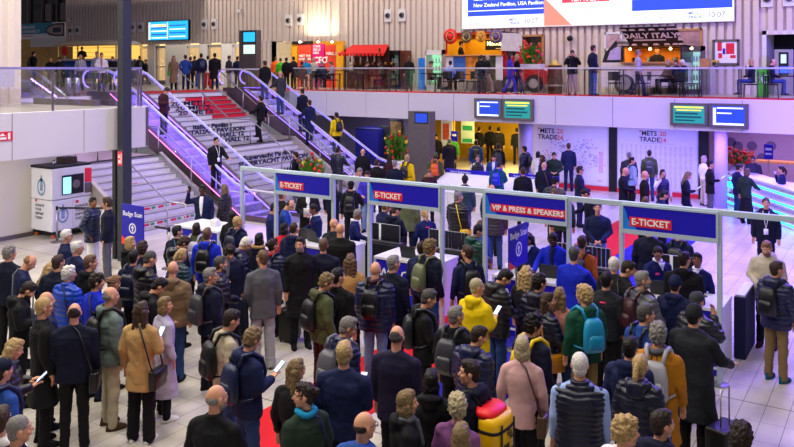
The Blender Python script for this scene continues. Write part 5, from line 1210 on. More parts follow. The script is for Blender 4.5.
def fit(t):
    w=t.replace(',',' ,').split()
    def cnt(x): return len([k for k in x if k!=','])
    while cnt(w)>16:
        i=max(k for k in range(len(w)-1) if w[k] in BRK or w[k]==','); w=w[:i]
    while w[-1] in (',','and','left','just','the'): w=w[:-1]
    return ' '.join(w).replace(' ,',',')
NP=[0]; LABELS=set(); REPORT=[]
def lab(s):
    assert s not in LABELS,('duplicate label',s); n=len(s.split()); assert 4<=n<=16,(n,s); LABELS.add(s); return s
def person(px,yt,h,face,yaw,pitch,arms,hair,top,leg,ex,label,Y=None,zf=None,group=None):
    ex=dict(e.split('=') if '=' in e else (e,'1') for e in ex.split()) if ex else {}
    lg='sit' if 'sit' in ex else 'walk' if 'walk' in ex else 'up' if 'up' in ex else 'stand'
    if Y is not None:
        if callable(zf):
            Y=min([Y+k*.05 for k in range(-int(ex.get('ys','9')),10)],key=lambda yy:abs(VY(px,yt,yy).z-zf(VY(px,yt,yy).x)-h))
        elif 'zo' not in ex:
            iz=VY(px,yt,Y).z-U; h=min(1.95,max(1.5,iz))
            if lg=='sit': h=1.78*min(1.05,max(.86,(iz-.56)/.85))
    sc=h/1.78
    if Y is None: q=P(px,yt,h); z0=0.0
    else:
        q=VY(px,yt,Y); z0=zf(q.x) if callable(zf) else (U if zf is None else zf)
        if Y<28.6 and zf is None: z0=U+.012
        z0+=float(ex.get('zo',0))
    if 'sit' in ex: z0+=.5*1.0-.93*sc+.0+.06
    if Y is not None: REPORT.append((round(q.z-z0,2),h,label))
    if Y is None:
        if -7.4<q.x<-4.75 and 5<q.y<29.6: z0=.012
    sex='f' if 'f' in ex else 'm'; fat=1.12 if 'fat' in ex else 1.0; aL,aR=arms
    face_r=TH-math.atan((px-397)/FOC)-R(face)
    sk=ex.get('sk','a'); 
    b=link('person',body_mesh(sex,aL,aR,lg,yaw,pitch),None,[sm(sk)]); b.location=(q.x,q.y,z0); b.rotation_euler=(0,0,face_r); b.scale=(sc,sc,sc)
    tag(b,lab(label),'person',group)
    HM=headM(yaw,pitch)
    hs,hc=hair.split(':') if ':' in hair else (hair,'brown')
    if hs!='bald': link('hair',hair_mesh(hs),b,[hm(hc)],HM)
    for sx in(-1,1): link('eye',face_mesh('eye'),b,[EYEW,IRIS],HM@Matrix.Translation((.033*sx,.0825,.008)))
    link('mouth',face_mesh('mouth'),b,[LIP],HM); link('eyebrows',face_mesh('eyebrows'),b,[hm(hc)],HM)
    if 'bd' in ex: link('beard',face_mesh('beard'),b,[hm(hc if ex['bd']=='1' else ex['bd'])],HM)
    if 'gl' in ex: link('glasses',face_mesh('glasses'),b,[GLF],HM)
    if 'hat' in ex: 
        kk,cc=ex['hat'].split(','); link({'cap':'cap'}.get(kk,'beanie'),hat_mesh(kk),b,[cm(cc)],HM)
    tk,tc=top.split(':'); nm=dict(jacket='jacket',puffer='puffer_jacket',coat='coat',blazer='blazer',hoodie='hooded_jacket',sweater='jumper',vest='vest',shirt='shirt',tee='t_shirt',trench='coat',long='coat')[tk]
    tm=nylon(tc) if tk in('puffer','vest') else cm(tc)
    if 'in' in ex or tk=='vest': link('shirt',top_mesh('shirt',sex,aL,aR,lg,fat),b,[cm(ex.get('in','lblue'))])
    t=link(nm,top_mesh(tk,sex,aL,aR,lg,fat),b,[tm])
    lk,lc=leg.split(':') if ':' in leg else ('reg',leg); link('skirt' if lk=='skirt' else 'trousers',leg_mesh(lg,lk,fat),b,[cm(lc)])
    shc=cm(ex.get('sh','blk'))
    for sx in(-1,1):
        hp,kn,an=legs(lg,sx); link('shoe',shoe_mesh(),b,[shc],Matrix.Translation((an.x,an.y+.01,max(0,an.z-.09)))@Matrix.Rotation(R(-6*sx),4,'Z'))
    if 'hd' in ex:
        if 'hood' not in SMALL:
            m_=MB(); m_.ell((0,-.12,1.485),(.13,.07,.07),14,10); m_.ell((0,-.14,1.42),(.1,.06,.08),14,10); m_.cap((-.11,-.07,1.5),(-.08,.06,1.46),.04,.03); m_.cap((.11,-.07,1.5),(.08,.06,1.46),.04,.03); SMALL['hood']=remesh(m_,.0135,2,None,'hood'); displace(SMALL['hood'],lambda p:.006*nzs(p,12))
        link('hood',SMALL['hood'],b,[tm])
    if 'scarf' in ex: link('scarf',smesh('scarf',lambda m:[m.tube([(.085*math.cos(a*PI/8),-.01+.085*math.sin(a*PI/8),1.505+.012*math.sin(a)) for a in range(17)],.032,10),m.cap((.03,.1,1.48),(.05,.15,1.28),.03,.028)]),b,[cm(ex['scarf'])])
    if 'fur' in ex: link('fur_trim',smesh('fur',lambda m:[m.tube([(.12*math.cos(a*PI/8),-.05+.095*math.sin(a*PI/8),1.53) for a in range(17)],.034,10)]),b,[mat('tan_fur','#a8834e',rough=.95,var=.3,nscale=40,bump=1,bscale=80)])
    if 'wc' in ex: link('white_collar',smesh('collar',lambda m:[m.tube([(.068*math.cos(a*PI/8),-.012+.068*math.sin(a*PI/8),1.515-.012*math.sin(a*PI/8)) for a in range(17)],.02,8),m.poly([(-.06,.11,1.50),(.06,.11,1.50),(.0,.15,1.37)],(0,.012,0))]),b,[WHP])
    if 'badge' in ex: link('pink_badge',smesh('badge',lambda m:[m.box(.05,.12,.124,.134,1.30,1.335)] if False else [m.box(.05,.12,.126,.138,1.29,1.33)]),b,[mat('hot_pink_badge','#f02a6a',rough=.5)])
    if 'bb' in ex: link('back_badge',smesh('bbadge',lambda m:[m.box(-.045,.045,-.14,-.128,1.36,1.385)]),b,[mat('hot_pink_badge','')])
    if 'sf' in ex:
        d=.018 if tk=='blazer' else .03
        link('shirt_front',smesh('sf'+str(d),lambda m:[m.slab([(0,.094+d,1.0,.02,.012),(0,.099+d,1.1,.03,.016),(0,.106+d,1.25,.042,.018),(0,.096+d,1.38,.05,.018),(0,.07,1.5,.045,.02)],14)]),b,[cm(ex['sf'])])
    if 'lan' in ex: link('lanyard',smesh('lan',lambda m:[m.tube([(-.06,.08,1.5),(-.035,.16,1.34),(0,.168,1.14)],.006,6),m.tube([(.06,.08,1.5),(.035,.16,1.34),(0,.168,1.14)],.006,6),m.box(-.045,.045,.162,.172,1.02,1.14)]),b,[WHP])
    if 'apron' in ex: link('apron',smesh('apron',lambda m:[m.slab([(0,.02,.6,.15,.12),(0,.02,.95,.15,.12),(0,.03,1.3,.1,.115)],16)]),b,[cm(ex['apron'])])
    BM=b.matrix_basis.copy(); short=label
    def item(name,loc,cat,text_,grp=None,rot=None):
        text_=fit(text_); o=bpy.data.objects.new(name,None); C.objects.link(o); M=BM@Matrix.Translation(loc)
        if rot: M=M@rot
        o.matrix_basis=M; o.empty_display_size=.05; tag(o,lab(text_),cat,grp); return o
    own=short
    if 'bp' in ex:
        c=ex['bp'].split(','); dep=.034 if tk=='puffer' else .02
        o=item('backpack',(0,-.14-dep,1.0),'backpack',(c[1].replace('_',' ') if len(c)>1 else ('%s backpack'%CN.get(c[0],c[0])))+' worn by the '+own,'backpacks worn by visitors')
        link('main_compartment',smesh('bpm',lambda m:[m.slab([(0,-.055,.02,.12,.055),(0,-.06,.06,.142,.068),(0,-.06,.26,.138,.068),(0,-.045,.38,.115,.055),(0,-.03,.425,.075,.035)],22,True,3.2)]),o,[nylon(c[0])])
        link('front_pocket',smesh('bpp',lambda m:[m.slab([(0,-.115,.05,.095,.028),(0,-.12,.09,.11,.036),(0,-.118,.19,.105,.033),(0,-.11,.24,.08,.02)],18,True,3)]),o,[nylon(c[0])])
        for sx in(-1,1):
            link('shoulder_strap',smesh('bps%d'%sx,lambda m:[m.tube([(sx*.075,-.01,.39),(sx*.1,.05,.52),(sx*.115,.16,.53),(sx*.125,.27,.45),(sx*.135,.31,.3),(sx*.17,.24,.12),(sx*.185,.1,.06),(sx*.12,-.02,.05)],[.02,.024,.026,.026,.02,.013,.012,.012],8)]),o,[nylon(c[0])])
        link('grab_handle',smesh('bph',lambda m:[m.tube([(-.03,-.04,.45),(-.02,-.05,.5),(.02,-.05,.5),(.03,-.04,.45)],.007,6)]),o,[BLK])
    if 'bag' in ex:
        c=ex['bag']; o=item('shoulder_bag',(.24,-.02,.72),'bag','%s shoulder bag of the %s'%(CN.get(c,c),own),'shoulder bags of visitors')
        link('bag_body',smesh('bgb',lambda m:[m.bbox(-.05,.05,-.15,.15,0,.24,.02)]),o,[nylon(c)]); link('flap',smesh('bgf',lambda m:[m.bbox(.045,.06,-.148,.148,.09,.235,.006,seg=1)]),o,[nylon(c)])
        link('strap',smesh('bgs',lambda m:[m.tube([(0,-.13,.22),(-.06,-.15,.45),(-.17,-.12,.75),(-.27,-.03,.81),(-.25,.1,.76),(-.1,.16,.55),(0,.13,.22)],.011,6)]),o,[nylon(c)])
    if 'ph' in ex:
        a=aR; s,e,w,hh=arm(a,1); o=item('phone',w+hh*.12+Vector((0,.0,.02)),'phone','phone held by the '+own,'phones held by visitors',Matrix.Rotation(R(-50),4,'X')); link('case',smesh('phc',lambda m:[m.bbox(-.036,.036,-.005,.005,-.03,.12,.004,seg=1)]),o,[BLK]); link('screen',smesh('phs',lambda m:[m.box(-.032,.032,-.0065,-.005,-.025,.115)]),o,[scr('phone_glow','#c8d8ff',1.5)])
    if 'cup' in ex:
        s,e,w,hh=arm(aR,1); o=item('cup',w+hh*.1,'cup','paper cup held by the '+own,'cups held by visitors'); link('cup',smesh('cup',lambda m:[m.lathe([(.028,-.05),(.036,.05),(.036,.055)])]),o,[WHP]); link('lid',smesh('cupl',lambda m:[m.lathe([(.038,.05),(.034,.065)])]),o,[BLK])
    if 'paper' in ex:
        s,e,w,hh=arm(aR,1); o=item('paper_sheet',(0,w.y+.1,w.z+.06),'paper','white papers held by the '+own,'papers held by visitors',Matrix.Rotation(R(-30),4,'X')); link('sheet',smesh('pap',lambda m:[m.box(-.105,.105,-.002,.002,-.12,.15)]),o,[WHP])
    if 'case' in ex:
        c=ex['case']; o=item('suitcase',(.42,-.1,0),'suitcase','%s trolley case beside the %s'%(CN.get(c,c),own),'trolley cases')
        link('shell',smesh('csb',lambda m:[m.bbox(-.13,.13,-.2,.2,.05,.6,.03)]),o,[nylon(c)]); link('handle',smesh('csh',lambda m:[m.tube([(0,-.09,.58),(0,-.09,1.0),(0,.09,1.0),(0,.09,.58)],.009,6)]),o,[STEEL])
        for sx in(-1,1):
            for sy in(-1,1): link('wheel',smesh('csw%d%d'%(sx,sy),lambda m:[m.ell((sx*.1,sy*.16,.03),(.015,.03,.03),10,8)]),o,[BLK])
    NP[0]+=1
    return b
CN=dict(blk='black',cha='charcoal',navy='navy',dnavy='dark navy',blue='blue',royal='royal blue',grey='grey',lgrey='light grey',dgrey='dark grey',olive='olive green',oliv2='olive green',turq='turquoise',brown='brown',yel='yellow',orange='orange',lil='pale lilac',purple='dark purple',teal='teal',burg='maroon',must='mustard',tan='tan',red='red',dteal='dark teal')
def crowd(txt,group=None,**kw):
    for line in txt.strip().split('\n'):
        line=line.strip()
        if not line or line[0]=='#': continue
        a,l=line.split('|'); f=a.split()
        Y=None; zf=None
        if f[0].startswith('@'): Y=float(f[0][1:]); f=f[1:]
        px,yt,h,face,yaw,pit=map(float,f[:6]); 
        yaw=round(yaw/30)*30; pit=round(pit/20)*20
        person(px,yt,h,face,int(yaw),int(pit),f[6],f[7],f[8],f[9],' '.join(f[10:]),l.strip(),Y=Y,group=group,**kw)
crowd('''
8.6 246 1.78 40 30 0 dd messy:grey jacket:dnavy blk fat|curly grey-haired man in dark jacket at the left edge of the queue
22 252.5 1.80 80 0 40 dp balding:ginger sweater:navy blk ph bag=grey|balding ginger man in navy jumper looking down at his phone
19.6 279 1.76 90 0 40 dp short:dbrown hoodie:blk blk bd ph|bearded dark-haired man in black hooded jacket at left, head bowed
65.8 229.4 1.78 90 0 0 dd short:white jacket:navy blk gl|white-haired man with glasses in navy and white sports jacket
76.3 241 1.76 60 30 0 dd short:white jacket:navy dgrey gl|grey-haired man in plain navy jacket facing the staircase at left
57.5 254.8 1.78 20 30 0 dd short:brown coat:dnavy blk|brown-haired man in dark navy coat seen from behind at left
47 262 1.62 60 0 20 dd long:blond jacket:brown blk f|small blond person half hidden behind the navy coated man
68 266 1.74 50 30 0 dd messy:white puffer:puff blk bag=blk|white-haired visitor in a bright blue puffer jacket
89.8 254.8 1.78 60 30 0 dd short:lbrown hoodie:blk blk|short brown-haired man in black hooded jacket behind the bright blue puffer
95.9 273.3 1.78 60 30 0 dd messy:dbrown jacket:royal navy bag=blk|dark-haired man in royal blue top with a black chest strap
110.5 275.4 1.66 60 0 20 dd bun:ginger jacket:brown blk f|auburn-haired woman with hair tied up, head lowered
43 297.2 1.84 80 0 0 dd neat:blond coat:blk blk gl|blond man with glasses in a long black coat
45.5 291.6 1.78 70 0 0 dd fringe:grey jacket:navy blk|pink-scalped older man hidden behind the blond man with glasses
74.4 303 1.80 10 0 0 dd balding:dbrown jacket:dnavy blk bag=blk fat|balding dark-haired man from behind in dark navy rain jacket
109.7 286.6 1.84 70 0 0 dd balding:grey hoodie:greyg sand bp=blk sh=brown fat|grey balding man in grey-green jacket and cream trousers
8 338 1.68 90 0 20 pp long:blond puffer:blk blk f ph|blond woman in a black puffer typing on her phone
1 358.7 1.78 60 0 0 dd short:dbrown jacket:blue blk hat=cap,dnavy bp=navy|man in a dark cap and denim blue jacket at the left edge
17.4 415 1.78 50 30 0 dd buzz:grey jacket:dpur blk|man with grey buzz cut in dark purple jacket, bottom left
0 407 1.76 30 0 0 dd short:brown jacket:white blk|brown-haired man in white top at the bottom left corner
92.8 197 1.80 120 20 0 kk short:black puffer:navy reg:white sh=white sk=c hd|dark-haired man in navy puffer and white trousers beside the machine
107.5 197.5 1.84 280 0 0 dk messy:brown jacket:dnavy grey sf=white|young brown-haired man in navy jacket and grey trousers by the machine
202.4 184.7 1.80 195 0 0 du short:black blazer:navy grey sf=white gl sk=d ph|man in navy blazer raising a phone in front of the small staircase
224.4 184 1.70 300 30 0 dd long:dblond puffer:blk blk f|blond woman in black puffer standing by the left escalator foot
129.6 236.4 1.68 80 30 0 dd bob:blond hoodie:blk blk f|fair-haired woman in black hooded jacket beside the left Badge Scan board
142 241.9 1.74 30 0 0 dd curly:brown jacket:dnavy blk|curly brown-haired visitor beside the fair-haired woman at the scan board
176.6 225.4 1.70 40 30 0 dd short:black jacket:dnavy blk f bag=teal|black-haired visitor in navy with a pale teal bag
177.4 234 1.76 80 0 40 dd messy:brown puffer:cha blk hd|brown-haired man in dark puffer looking down beside a teal bag
196.2 223 1.66 20 0 0 dd bob:dbrown jacket:olive blk f bp=lil|dark-haired woman in olive green jacket
207 227.8 1.78 20 0 0 dd short:lbrown hoodie:royal jean bp=blk|brown-haired man in a royal blue hooded jacket
237 216 1.78 40 30 0 dd buzz:blond jacket:navy blk bp=dnavy|shaven fair man in navy jacket left of the leftmost registration desk
232 211 1.66 30 0 0 dd bob:black coat:blk blk f|black-haired woman in black coat left of the first gate post
133.5 250 1.74 30 0 0 dd short:black jacket:navy blk bp=dnavy|black-haired visitor hidden behind the large man in black puffer
146 250 1.86 70 0 20 dd buzz:dgry puffer:blk blk fat hd|large man with grey buzz cut in black hooded puffer
151.5 275 1.76 80 0 40 dt short:black hoodie:blk blk gl|black-haired man looking down, black hood with red lining
172.7 261 1.80 20 0 0 dd bald:grey hoodie:khaki jean fat|bald man in a khaki brown hooded coat
179 248.3 1.66 50 0 20 dd pony:blond puffer:dteal blk f|blond ponytailed woman in dark green puffer behind the bald man
229 243.6 1.76 170 0 20 dp curly:dbrown coat:dnavy blk scarf=grey|curly dark-haired young man facing the camera with a grey scarf
219.7 256 1.76 80 0 0 dt short:dgry puffer:dpur blk bd=grey|grey-haired man in dark purple puffer with a short beard
209.5 267.6 1.80 60 30 0 dd short:grey hoodie:dnavy blk gl bp=dgrey|grey short-haired man with glasses in navy hooded jacket
141.3 301.6 1.76 30 0 0 dp long:brown long:tan wide:blk f ph sh=white bag=blk|woman with very long brown hair in a tan coat
164 296.6 1.64 70 30 0 dd bob:dblond trench:lil blk f sh=white|woman with wavy bob in a long light grey coat
226 310 1.80 70 0 20 dd short:dbrown jacket:sand jean bp=blk|short-haired man in an off-white jacket, beard stubble
271.7 202 1.76 90 0 20 dt neat:black sweater:staff blk|dark-haired man in navy jumper left of the leftmost registration desk
285 197.7 1.80 90 0 40 dt balding:dbrown sweater:blue blk sf=lblue gl|balding man in blue jumper bowing his head behind the first gate
282 190 1.78 60 0 0 dd short:lbrown jacket:blk blk|man in black partly hidden by the left post of the leftmost sign
316.4 203 1.74 260 0 20 dx neat:black sweater:staff blk wc badge sk=c|staff man in navy jumper with pink badge behind the leftmost desk
308 184 1.82 180 0 20 tt short:brown coat:blk blk paper sf=white|person in black coat reading papers below the leftmost E-TICKET sign
284 223 1.62 30 30 0 dd bob:black jacket:red blk f|visitor in a red jacket with dark hair before the leftmost desk
293.6 222 1.78 30 0 0 dd buzz:brown hoodie:navy blk|shaven-headed man in navy hooded coat before the leftmost desk
300.7 236.7 1.86 170 30 0 dd short:dbrown coat:blk blk bd=grey|bearded grey man in black coat turning back towards the camera
323.4 238.3 1.78 10 0 0 dd short:lbrown coat:dnavy blk fat|broad brown-haired man from behind in a navy coat
340 223 1.84 10 0 0 dd bald:grey coat:blk blk fat|bald man in black coat before the leftmost desk
333.6 218.4 1.74 40 30 0 dd bald:grey jacket:cha blk|bald man in charcoal with a bag strap behind the black coated one
259 233 1.68 30 0 0 dt bob:black hoodie:dnavy blk f fur|black-haired woman with a tan fur trimmed hood
272.5 238.7 1.70 30 30 0 dd bun:dbrown puffer:navy blk f scarf=red bp=dnavy case=blk|dark-haired woman in navy puffer with a red scarf
239.6 234.5 1.80 80 0 40 dt short:white puffer:dnavy blk gl hd|white-haired man with glasses in dark puffer bending his head
263 249.9 1.86 350 -30 0 dd neat:lbrown blazer:grey wide:lgrey sh=brown|brown-haired man in a grey blazer with a coat over his arm
321.8 273 1.80 60 30 20 dd messy:dblond hoodie:olive burg bp=blk sh=brown|young fair man in an olive green hooded jacket looking down
337 268.7 1.82 30 30 0 dd short:black jacket:blk blk fat|broad black-haired man in black denim jacket
247.4 328.7 1.80 60 0 20 dp messy:dblond hoodie:navy jean bp=navy ph|young fair man in navy hooded jacket reading his phone
342.5 316.6 1.80 50 30 20 dd short:grey puffer:navy burg gl bp=grey|grey-haired man with glasses in a quilted navy jacket
344 342.8 1.86 20 0 0 dp short:blond jacket:navy blk sf=white ph fat|blond short-haired man in dark blue jacket holding a glowing phone
295.3 360 1.68 30 30 0 dd long:dblond jacket:blk blk f|young woman with long wavy dark blond hair in black
305.6 383.8 1.72 330 -60 0 dd bun:dbrown coat:dgreen blk f scarf=turq bag=navy|dark-haired woman with a bun and a turquoise scarf
215 386 1.80 30 30 0 dt fringe:grey jacket:blk blk bd=grey|balding grey bearded man in black jacket at the bottom
351 181 1.78 10 0 0 dx short:black jacket:blk blk hat=cap,blk bp=blk|man in black cap and jacket leaning at a desk behind the gates
359.4 167 1.80 170 0 20 tt short:grey jacket:lgrey jean|grey-haired man in grey jacket facing us behind the gates
368 170 1.78 200 0 20 dt short:dbrown jacket:vio ljean|visitor in a bright violet blue jacket and pale jeans
355 208.4 1.68 90 0 20 dx short:grey sweater:staff blk wc badge f sk=c|grey-haired staff woman in navy cardigan behind the left desk
384 200.5 1.76 60 30 20 dt messy:lbrown jacket:navy blk|light brown-haired man behind the second E-TICKET sign
393.5 203.7 1.80 40 30 20 dt short:brown hoodie:dnavy blk hat=cap,blk|man in black cap and navy hooded jacket at the welcome desk
408 189 1.84 10 0 0 dd short:brown hoodie:oliv2 dnavy|tall visitor in olive parka, head hidden behind the second E-TICKET sign
425.6 208.4 1.68 340 0 20 dd pony:blond sweater:staff blk bb f|blond ponytailed staff member in navy seen from behind
350.4 254 1.68 10 0 0 dd longcurly:lbrown jacket:camel blk f|woman with long curly light brown hair in a camel jacket
375.4 262.4 1.82 20 0 0 dd bald:grey puffer:navy ljean bp=blk fat scarf=burg|bald man in a navy blue puffer and pale jeans
392.7 256 1.84 30 30 0 dd short:grey jacket:dnavy blk|grey-haired man in dark jacket queueing at the welcome desk
429.5 240.5 1.86 50 30 0 dd curly:dblond jacket:dnavy jean bp=oliv2|curly fair-haired tall man in dark navy top
421.6 242 1.74 30 0 0 dd short:dbrown jacket:navy blk|dark brown-haired man just left of the olive green backpack
424 289 1.78 80 0 20 dt short:dgry hoodie:blk blk bp=cha|dark grey-haired man in black hooded jacket before the welcome desk
396.6 325.5 1.84 20 0 0 dd balding:dgry blazer:dpur blk fat|balding man seen from behind in a dark purple navy blazer
454.9 306 1.78 30 30 0 dd short:grey jacket:blk blk bp=dgrey|grey-haired man in black coat left of the yellow jacket
363 411.6 1.78 30 30 0 dd fringe:dbrown hoodie:blue blk gl|bald-crowned man with glasses and blue hood at the bottom
406 390 1.70 80 0 0 dd bob:dblond hoodie:blk blk f scarf=grey|woman with greying blond bob and a blue-grey scarf
431 369.8 1.66 10 0 0 dd bob:black hoodie:blk blk f|black-haired visitor in a black coat with thick collar
471 359.5 1.82 300 -30 0 dd short:dbrown hoodie:dnavy blk|dark-haired man looking left with a large yellow rucksack
457.7 395 1.68 30 -30 0 dd curly:gblond jacket:mauve blk f|grey-blond curly woman in a mauve jacket at the bottom
460.8 424 1.68 20 0 0 dd bob:dblond jacket:dnavy blk f|light brown-haired person at the bottom below the mauve jacket
449.4 138 1.82 0 0 0 dd short:grey coat:dpur blk|grey-haired man in a dark coat seen from behind near the yellow lobby
452.5 135 1.80 10 0 0 dd short:black jacket:lime blk hat=cap,blk|person in dark cap and bright green jacket near the yellow lobby
436 134 1.78 180 0 0 dh short:black jacket:blk blk hat=cap,blk|man in black cap with one hand behind his head
479 127 1.80 30 0 0 dd short:black jacket:blk blk|leftmost of the people in black inside the yellow lobby
490 126 1.82 0 0 0 dd short:dbrown jacket:blk blk|person in black, second from left inside the yellow lobby
498.5 127 1.84 0 0 0 dd short:black coat:blk blk|broad person in black coat in the middle of the yellow lobby
509.7 121.6 1.78 0 0 0 dd short:dbrown puffer:dgrey blk|person in grey puffer at the back of the yellow lobby
516.8 128 1.78 0 0 0 dd short:black jacket:blk blk case=blue|person in black at the right end of the yellow lobby
476 139.6 1.80 0 0 0 dd short:dbrown jacket:blue blk bp=blk|man in blue jacket queueing into the yellow lobby
498 143.5 1.74 0 0 0 dd short:dbrown jacket:cha blk hat=cap,dgrey bp=dgrey|visitor in grey cap and dark jacket before the yellow lobby
477.6 155 1.74 180 0 0 dd neat:dgry vest:blk blk in=white gl|man with glasses in white shirt behind the left white counter
494 153.7 1.76 190 0 20 dd short:black blazer:blue blk sf=white|black-haired man in blue blazer between the white counters
498 161 1.76 20 30 20 dt short:dbrown jacket:teal jean bp=royal|brown-haired visitor in a teal jacket between the white counters
524.6 146 1.80 300 0 0 dd short:black puffer:dnavy blk bp=blk|black-haired man in dark puffer beside the round column
465 175.6 1.76 10 0 0 dd short:dbrown puffer:dteal grey hat=pompom,cha|person in dark bobble hat and teal-black puffer
491.7 184.5 1.78 20 0 0 dd bald:grey puffer:navy blk|bald visitor in navy puffer left of the VIP sign
495 192 1.80 0 0 0 dd short:grey puffer:dgrey jean|visitor in dark grey puffer standing under the VIP sign
553.6 177 1.76 20 30 20 dd short:dbrown puffer:dnavy blk hat=beanie,blk|person in black beanie at the right white counter
523 167.5 1.76 0 0 0 dd short:brown jacket:blk blk|brown-haired person whose head shows above the right white counter
538 151.3 1.66 30 0 0 dd bob:black jacket:white blk f|black-haired woman in a white jacket by the floor plan
542.6 155 1.70 300 0 0 dr bob:brown jacket:navy blk f|brown-haired woman in navy touching her face by the floor plan
544 162 1.78 20 0 0 dd bald:ginger jacket:dnavy blk bag=brown|bald man with a brown strap before the floor plan
554 151.3 1.80 180 0 20 tt short:black jacket:dgreen blk|dark-haired man in dark green jacket facing us by the floor plan
458 191.5 1.82 40 30 0 dd short:grey puffer:blk blk fat bag=yel|grey-haired man in black quilted jacket with a yellow bag
475 224 1.78 60 30 20 dt short:black puffer:green blk fat hd|dark-haired man in a dark green puffer at the welcome desk
481 221 1.66 50 0 0 dd messy:lbrown jacket:blue blk f|brown-haired person behind the dark green puffer
468 245.7 1.82 340 -30 0 dd short:brown sweater:navy blk bp=blk|man in plain navy jumper with a small black sling bag
530 232 1.68 200 0 20 dx long:black sweater:staff blk wc badge f sk=c|long-haired staff woman in navy beside the hanging scan board
554 231.4 1.78 200 0 20 dx buzz:black blazer:royal blk sk=d sf=navy|young black staff man in blue suit at the VIP desk
476 278.6 1.82 40 30 0 dp buzz:gblond hoodie:yel jean ph|grey-blond man in a bright yellow hooded jacket
497 266 1.82 60 30 40 dt short:black puffer:cha jean hd|dark-haired man in a black puffer looking down at the VIP queue
526 267 1.70 30 0 0 dd longcurly:blond jacket:blk blk f bag=brown|woman with curly blond hair and a brown strap
538.7 273.9 1.80 30 30 0 dd messy:black puffer:dnavy blk hd|dark-haired man in a navy puffer beside the curly blond woman
547 292 1.68 60 30 0 dt long:brown puffer:dnavy blk f bag=must|brown-haired woman in a navy puffer with a mustard bag
559.4 287.3 1.70 10 0 0 dd long:dblond jacket:salm jean f|long-haired blond woman in a salmon pink jacket
473.7 324.8 1.72 40 30 20 dd short:dbrown puffer:navy blk fat hd|short-haired youth in a thick navy hooded puffer
532.4 314.6 1.80 40 30 0 dd curly:black jacket:dnavy blk bp=yel|dark curly-haired man in navy jacket with yellow straps
522 336 1.74 10 0 0 dd bob:gblond blazer:pink wide:blk f bag=brown|woman with grey-blond bob in a pale pink blazer
585 286 1.84 330 -30 0 dd curly:blond hoodie:green chino bp=turq|curly blond man in a dark green hoodie
574.3 246.3 1.86 30 0 0 dx short:dgry blazer:royal blk fat|grey-haired man in a vivid royal blue blazer
582 235.6 1.80 20 0 0 dd short:brown sweater:rust jean bp=blk|brown-haired man in a rust orange jumper
597.8 202.5 1.84 180 0 0 ff neat:dbrown sweater:navy ljean|young man in navy jumper and pale jeans with clasped hands
562.5 190 1.84 0 0 0 dd short:dgry jacket:dgreen navy|man in dark green jacket from behind, right of the VIP sign
590 187 1.82 260 0 40 dx short:black blazer:dnavy blk|man in navy suit bending forward near the back counters
556 188 1.74 340 0 20 dt short:lbrown jacket:navy sand|light brown-haired person leaning over the right white counter
579.5 166 1.80 80 0 0 dt short:dbrown jacket:navy navy gl|man with glasses in a navy jacket before the floor plan wall
568.6 143 1.84 0 0 0 dd short:brown blazer:navy navy|man in a blue suit studying the floor plan wall
623.4 167 1.82 80 0 20 dt bald:grey blazer:dnavy dnavy|bald man in a dark suit looking at his phone near the black panel
631.6 157 1.76 60 30 0 dd short:black jacket:lblue blk bp=navy|visitor in a light blue jacket by the exhibitor list
629 152 1.80 10 0 0 dd short:grey jacket:dgrey blk|grey-haired visitor in dark jacket before the left of the exhibitor list
649.3 150 1.80 0 0 0 dd short:dbrown jacket:olive jean bp=dgrey|man in green jacket and jeans reading the exhibitor list
644.6 171 1.78 80 0 0 dd bald:dbrown blazer:blk blk|bald man in a black suit before the exhibitor list
662.6 169.6 1.70 160 0 0 dr bob:dbrown vest:navy blk in=white f|woman in white sleeves holding a phone to her ear
685.8 171.3 1.70 80 0 20 dp long:dblond blazer:dnavy dnavy f walk ph|long-haired blond woman in navy suit walking with her phone
703.8 156 1.70 60 0 0 dd bob:gblond shirt:white beige f|blond short-haired woman in white top by the violet column
710 160.7 1.82 80 0 0 dp short:black blazer:blk grey ph|black-haired man in black jacket by the violet column
737.7 163.7 1.70 60 0 20 dx bun:dbrown blazer:navy jean f|dark-haired woman in navy leaning on the reception counter
746 168 1.68 30 0 20 dx bob:lbrown jacket:dgreen skirt:blk f|woman in dark green jacket and long dark skirt at reception
661.7 190 1.72 70 0 20 dt short:black jacket:navy blk|dark-haired person in navy just above the right E-TICKET sign
645.5 197 1.70 10 0 0 dd short:lbrown jacket:navy blk|light brown head showing above the right E-TICKET sign
753 155.4 1.72 180 0 20 tt short:dgry blazer:dgrey blk gl|man with glasses in grey jacket behind the reception counter
781.6 166 1.68 270 0 0 dr pony:dbrown sweater:navy blk f cup|ponytailed staff woman in navy drinking behind reception
766 197.5 1.84 180 0 0 dd neat:brown hoodie:dnavy dnavy lan sh=cream|fair young man facing us in dark navy jacket with a lanyard
767.4 239 1.82 190 0 20 dt short:ginger hoodie:sand dnavy bd sh=burg|bearded ginger man in a sand-coloured parka
776 261 1.80 30 30 0 dd short:brown puffer:navy chino bp=blk sh=teal hd|brown-haired man in navy puffer and khaki trousers
697.3 252.7 1.68 190 0 0 dx bun:black sweater:staff blk wc badge f sk=c|staff woman in navy jumper with white collar behind the right desk
683.8 251.5 1.84 10 30 0 dd short:dbrown hoodie:blk blk fat|man in a black hooded jacket talking to the staff woman
658 244.6 1.74 150 30 20 dx neat:black sweater:staff blk wc badge gl sk=b|staff man with glasses in navy jumper behind the right desk
649 222 1.86 10 0 0 dd short:black jacket:dnavy brown|person in dark jacket standing behind the right E-TICKET sign
679 226 1.82 20 0 0 dd short:dbrown jacket:navy blk bp=blk|person in navy, head hidden behind the right E-TICKET sign
614 256.7 1.80 30 0 0 dd neat:white jacket:cha blk|snow-white-haired man queueing at the right desk
623.6 259 1.82 60 30 20 dd short:dbrown jacket:blk blk bag=blk|dark short-haired man in black beside the snow-white-haired one
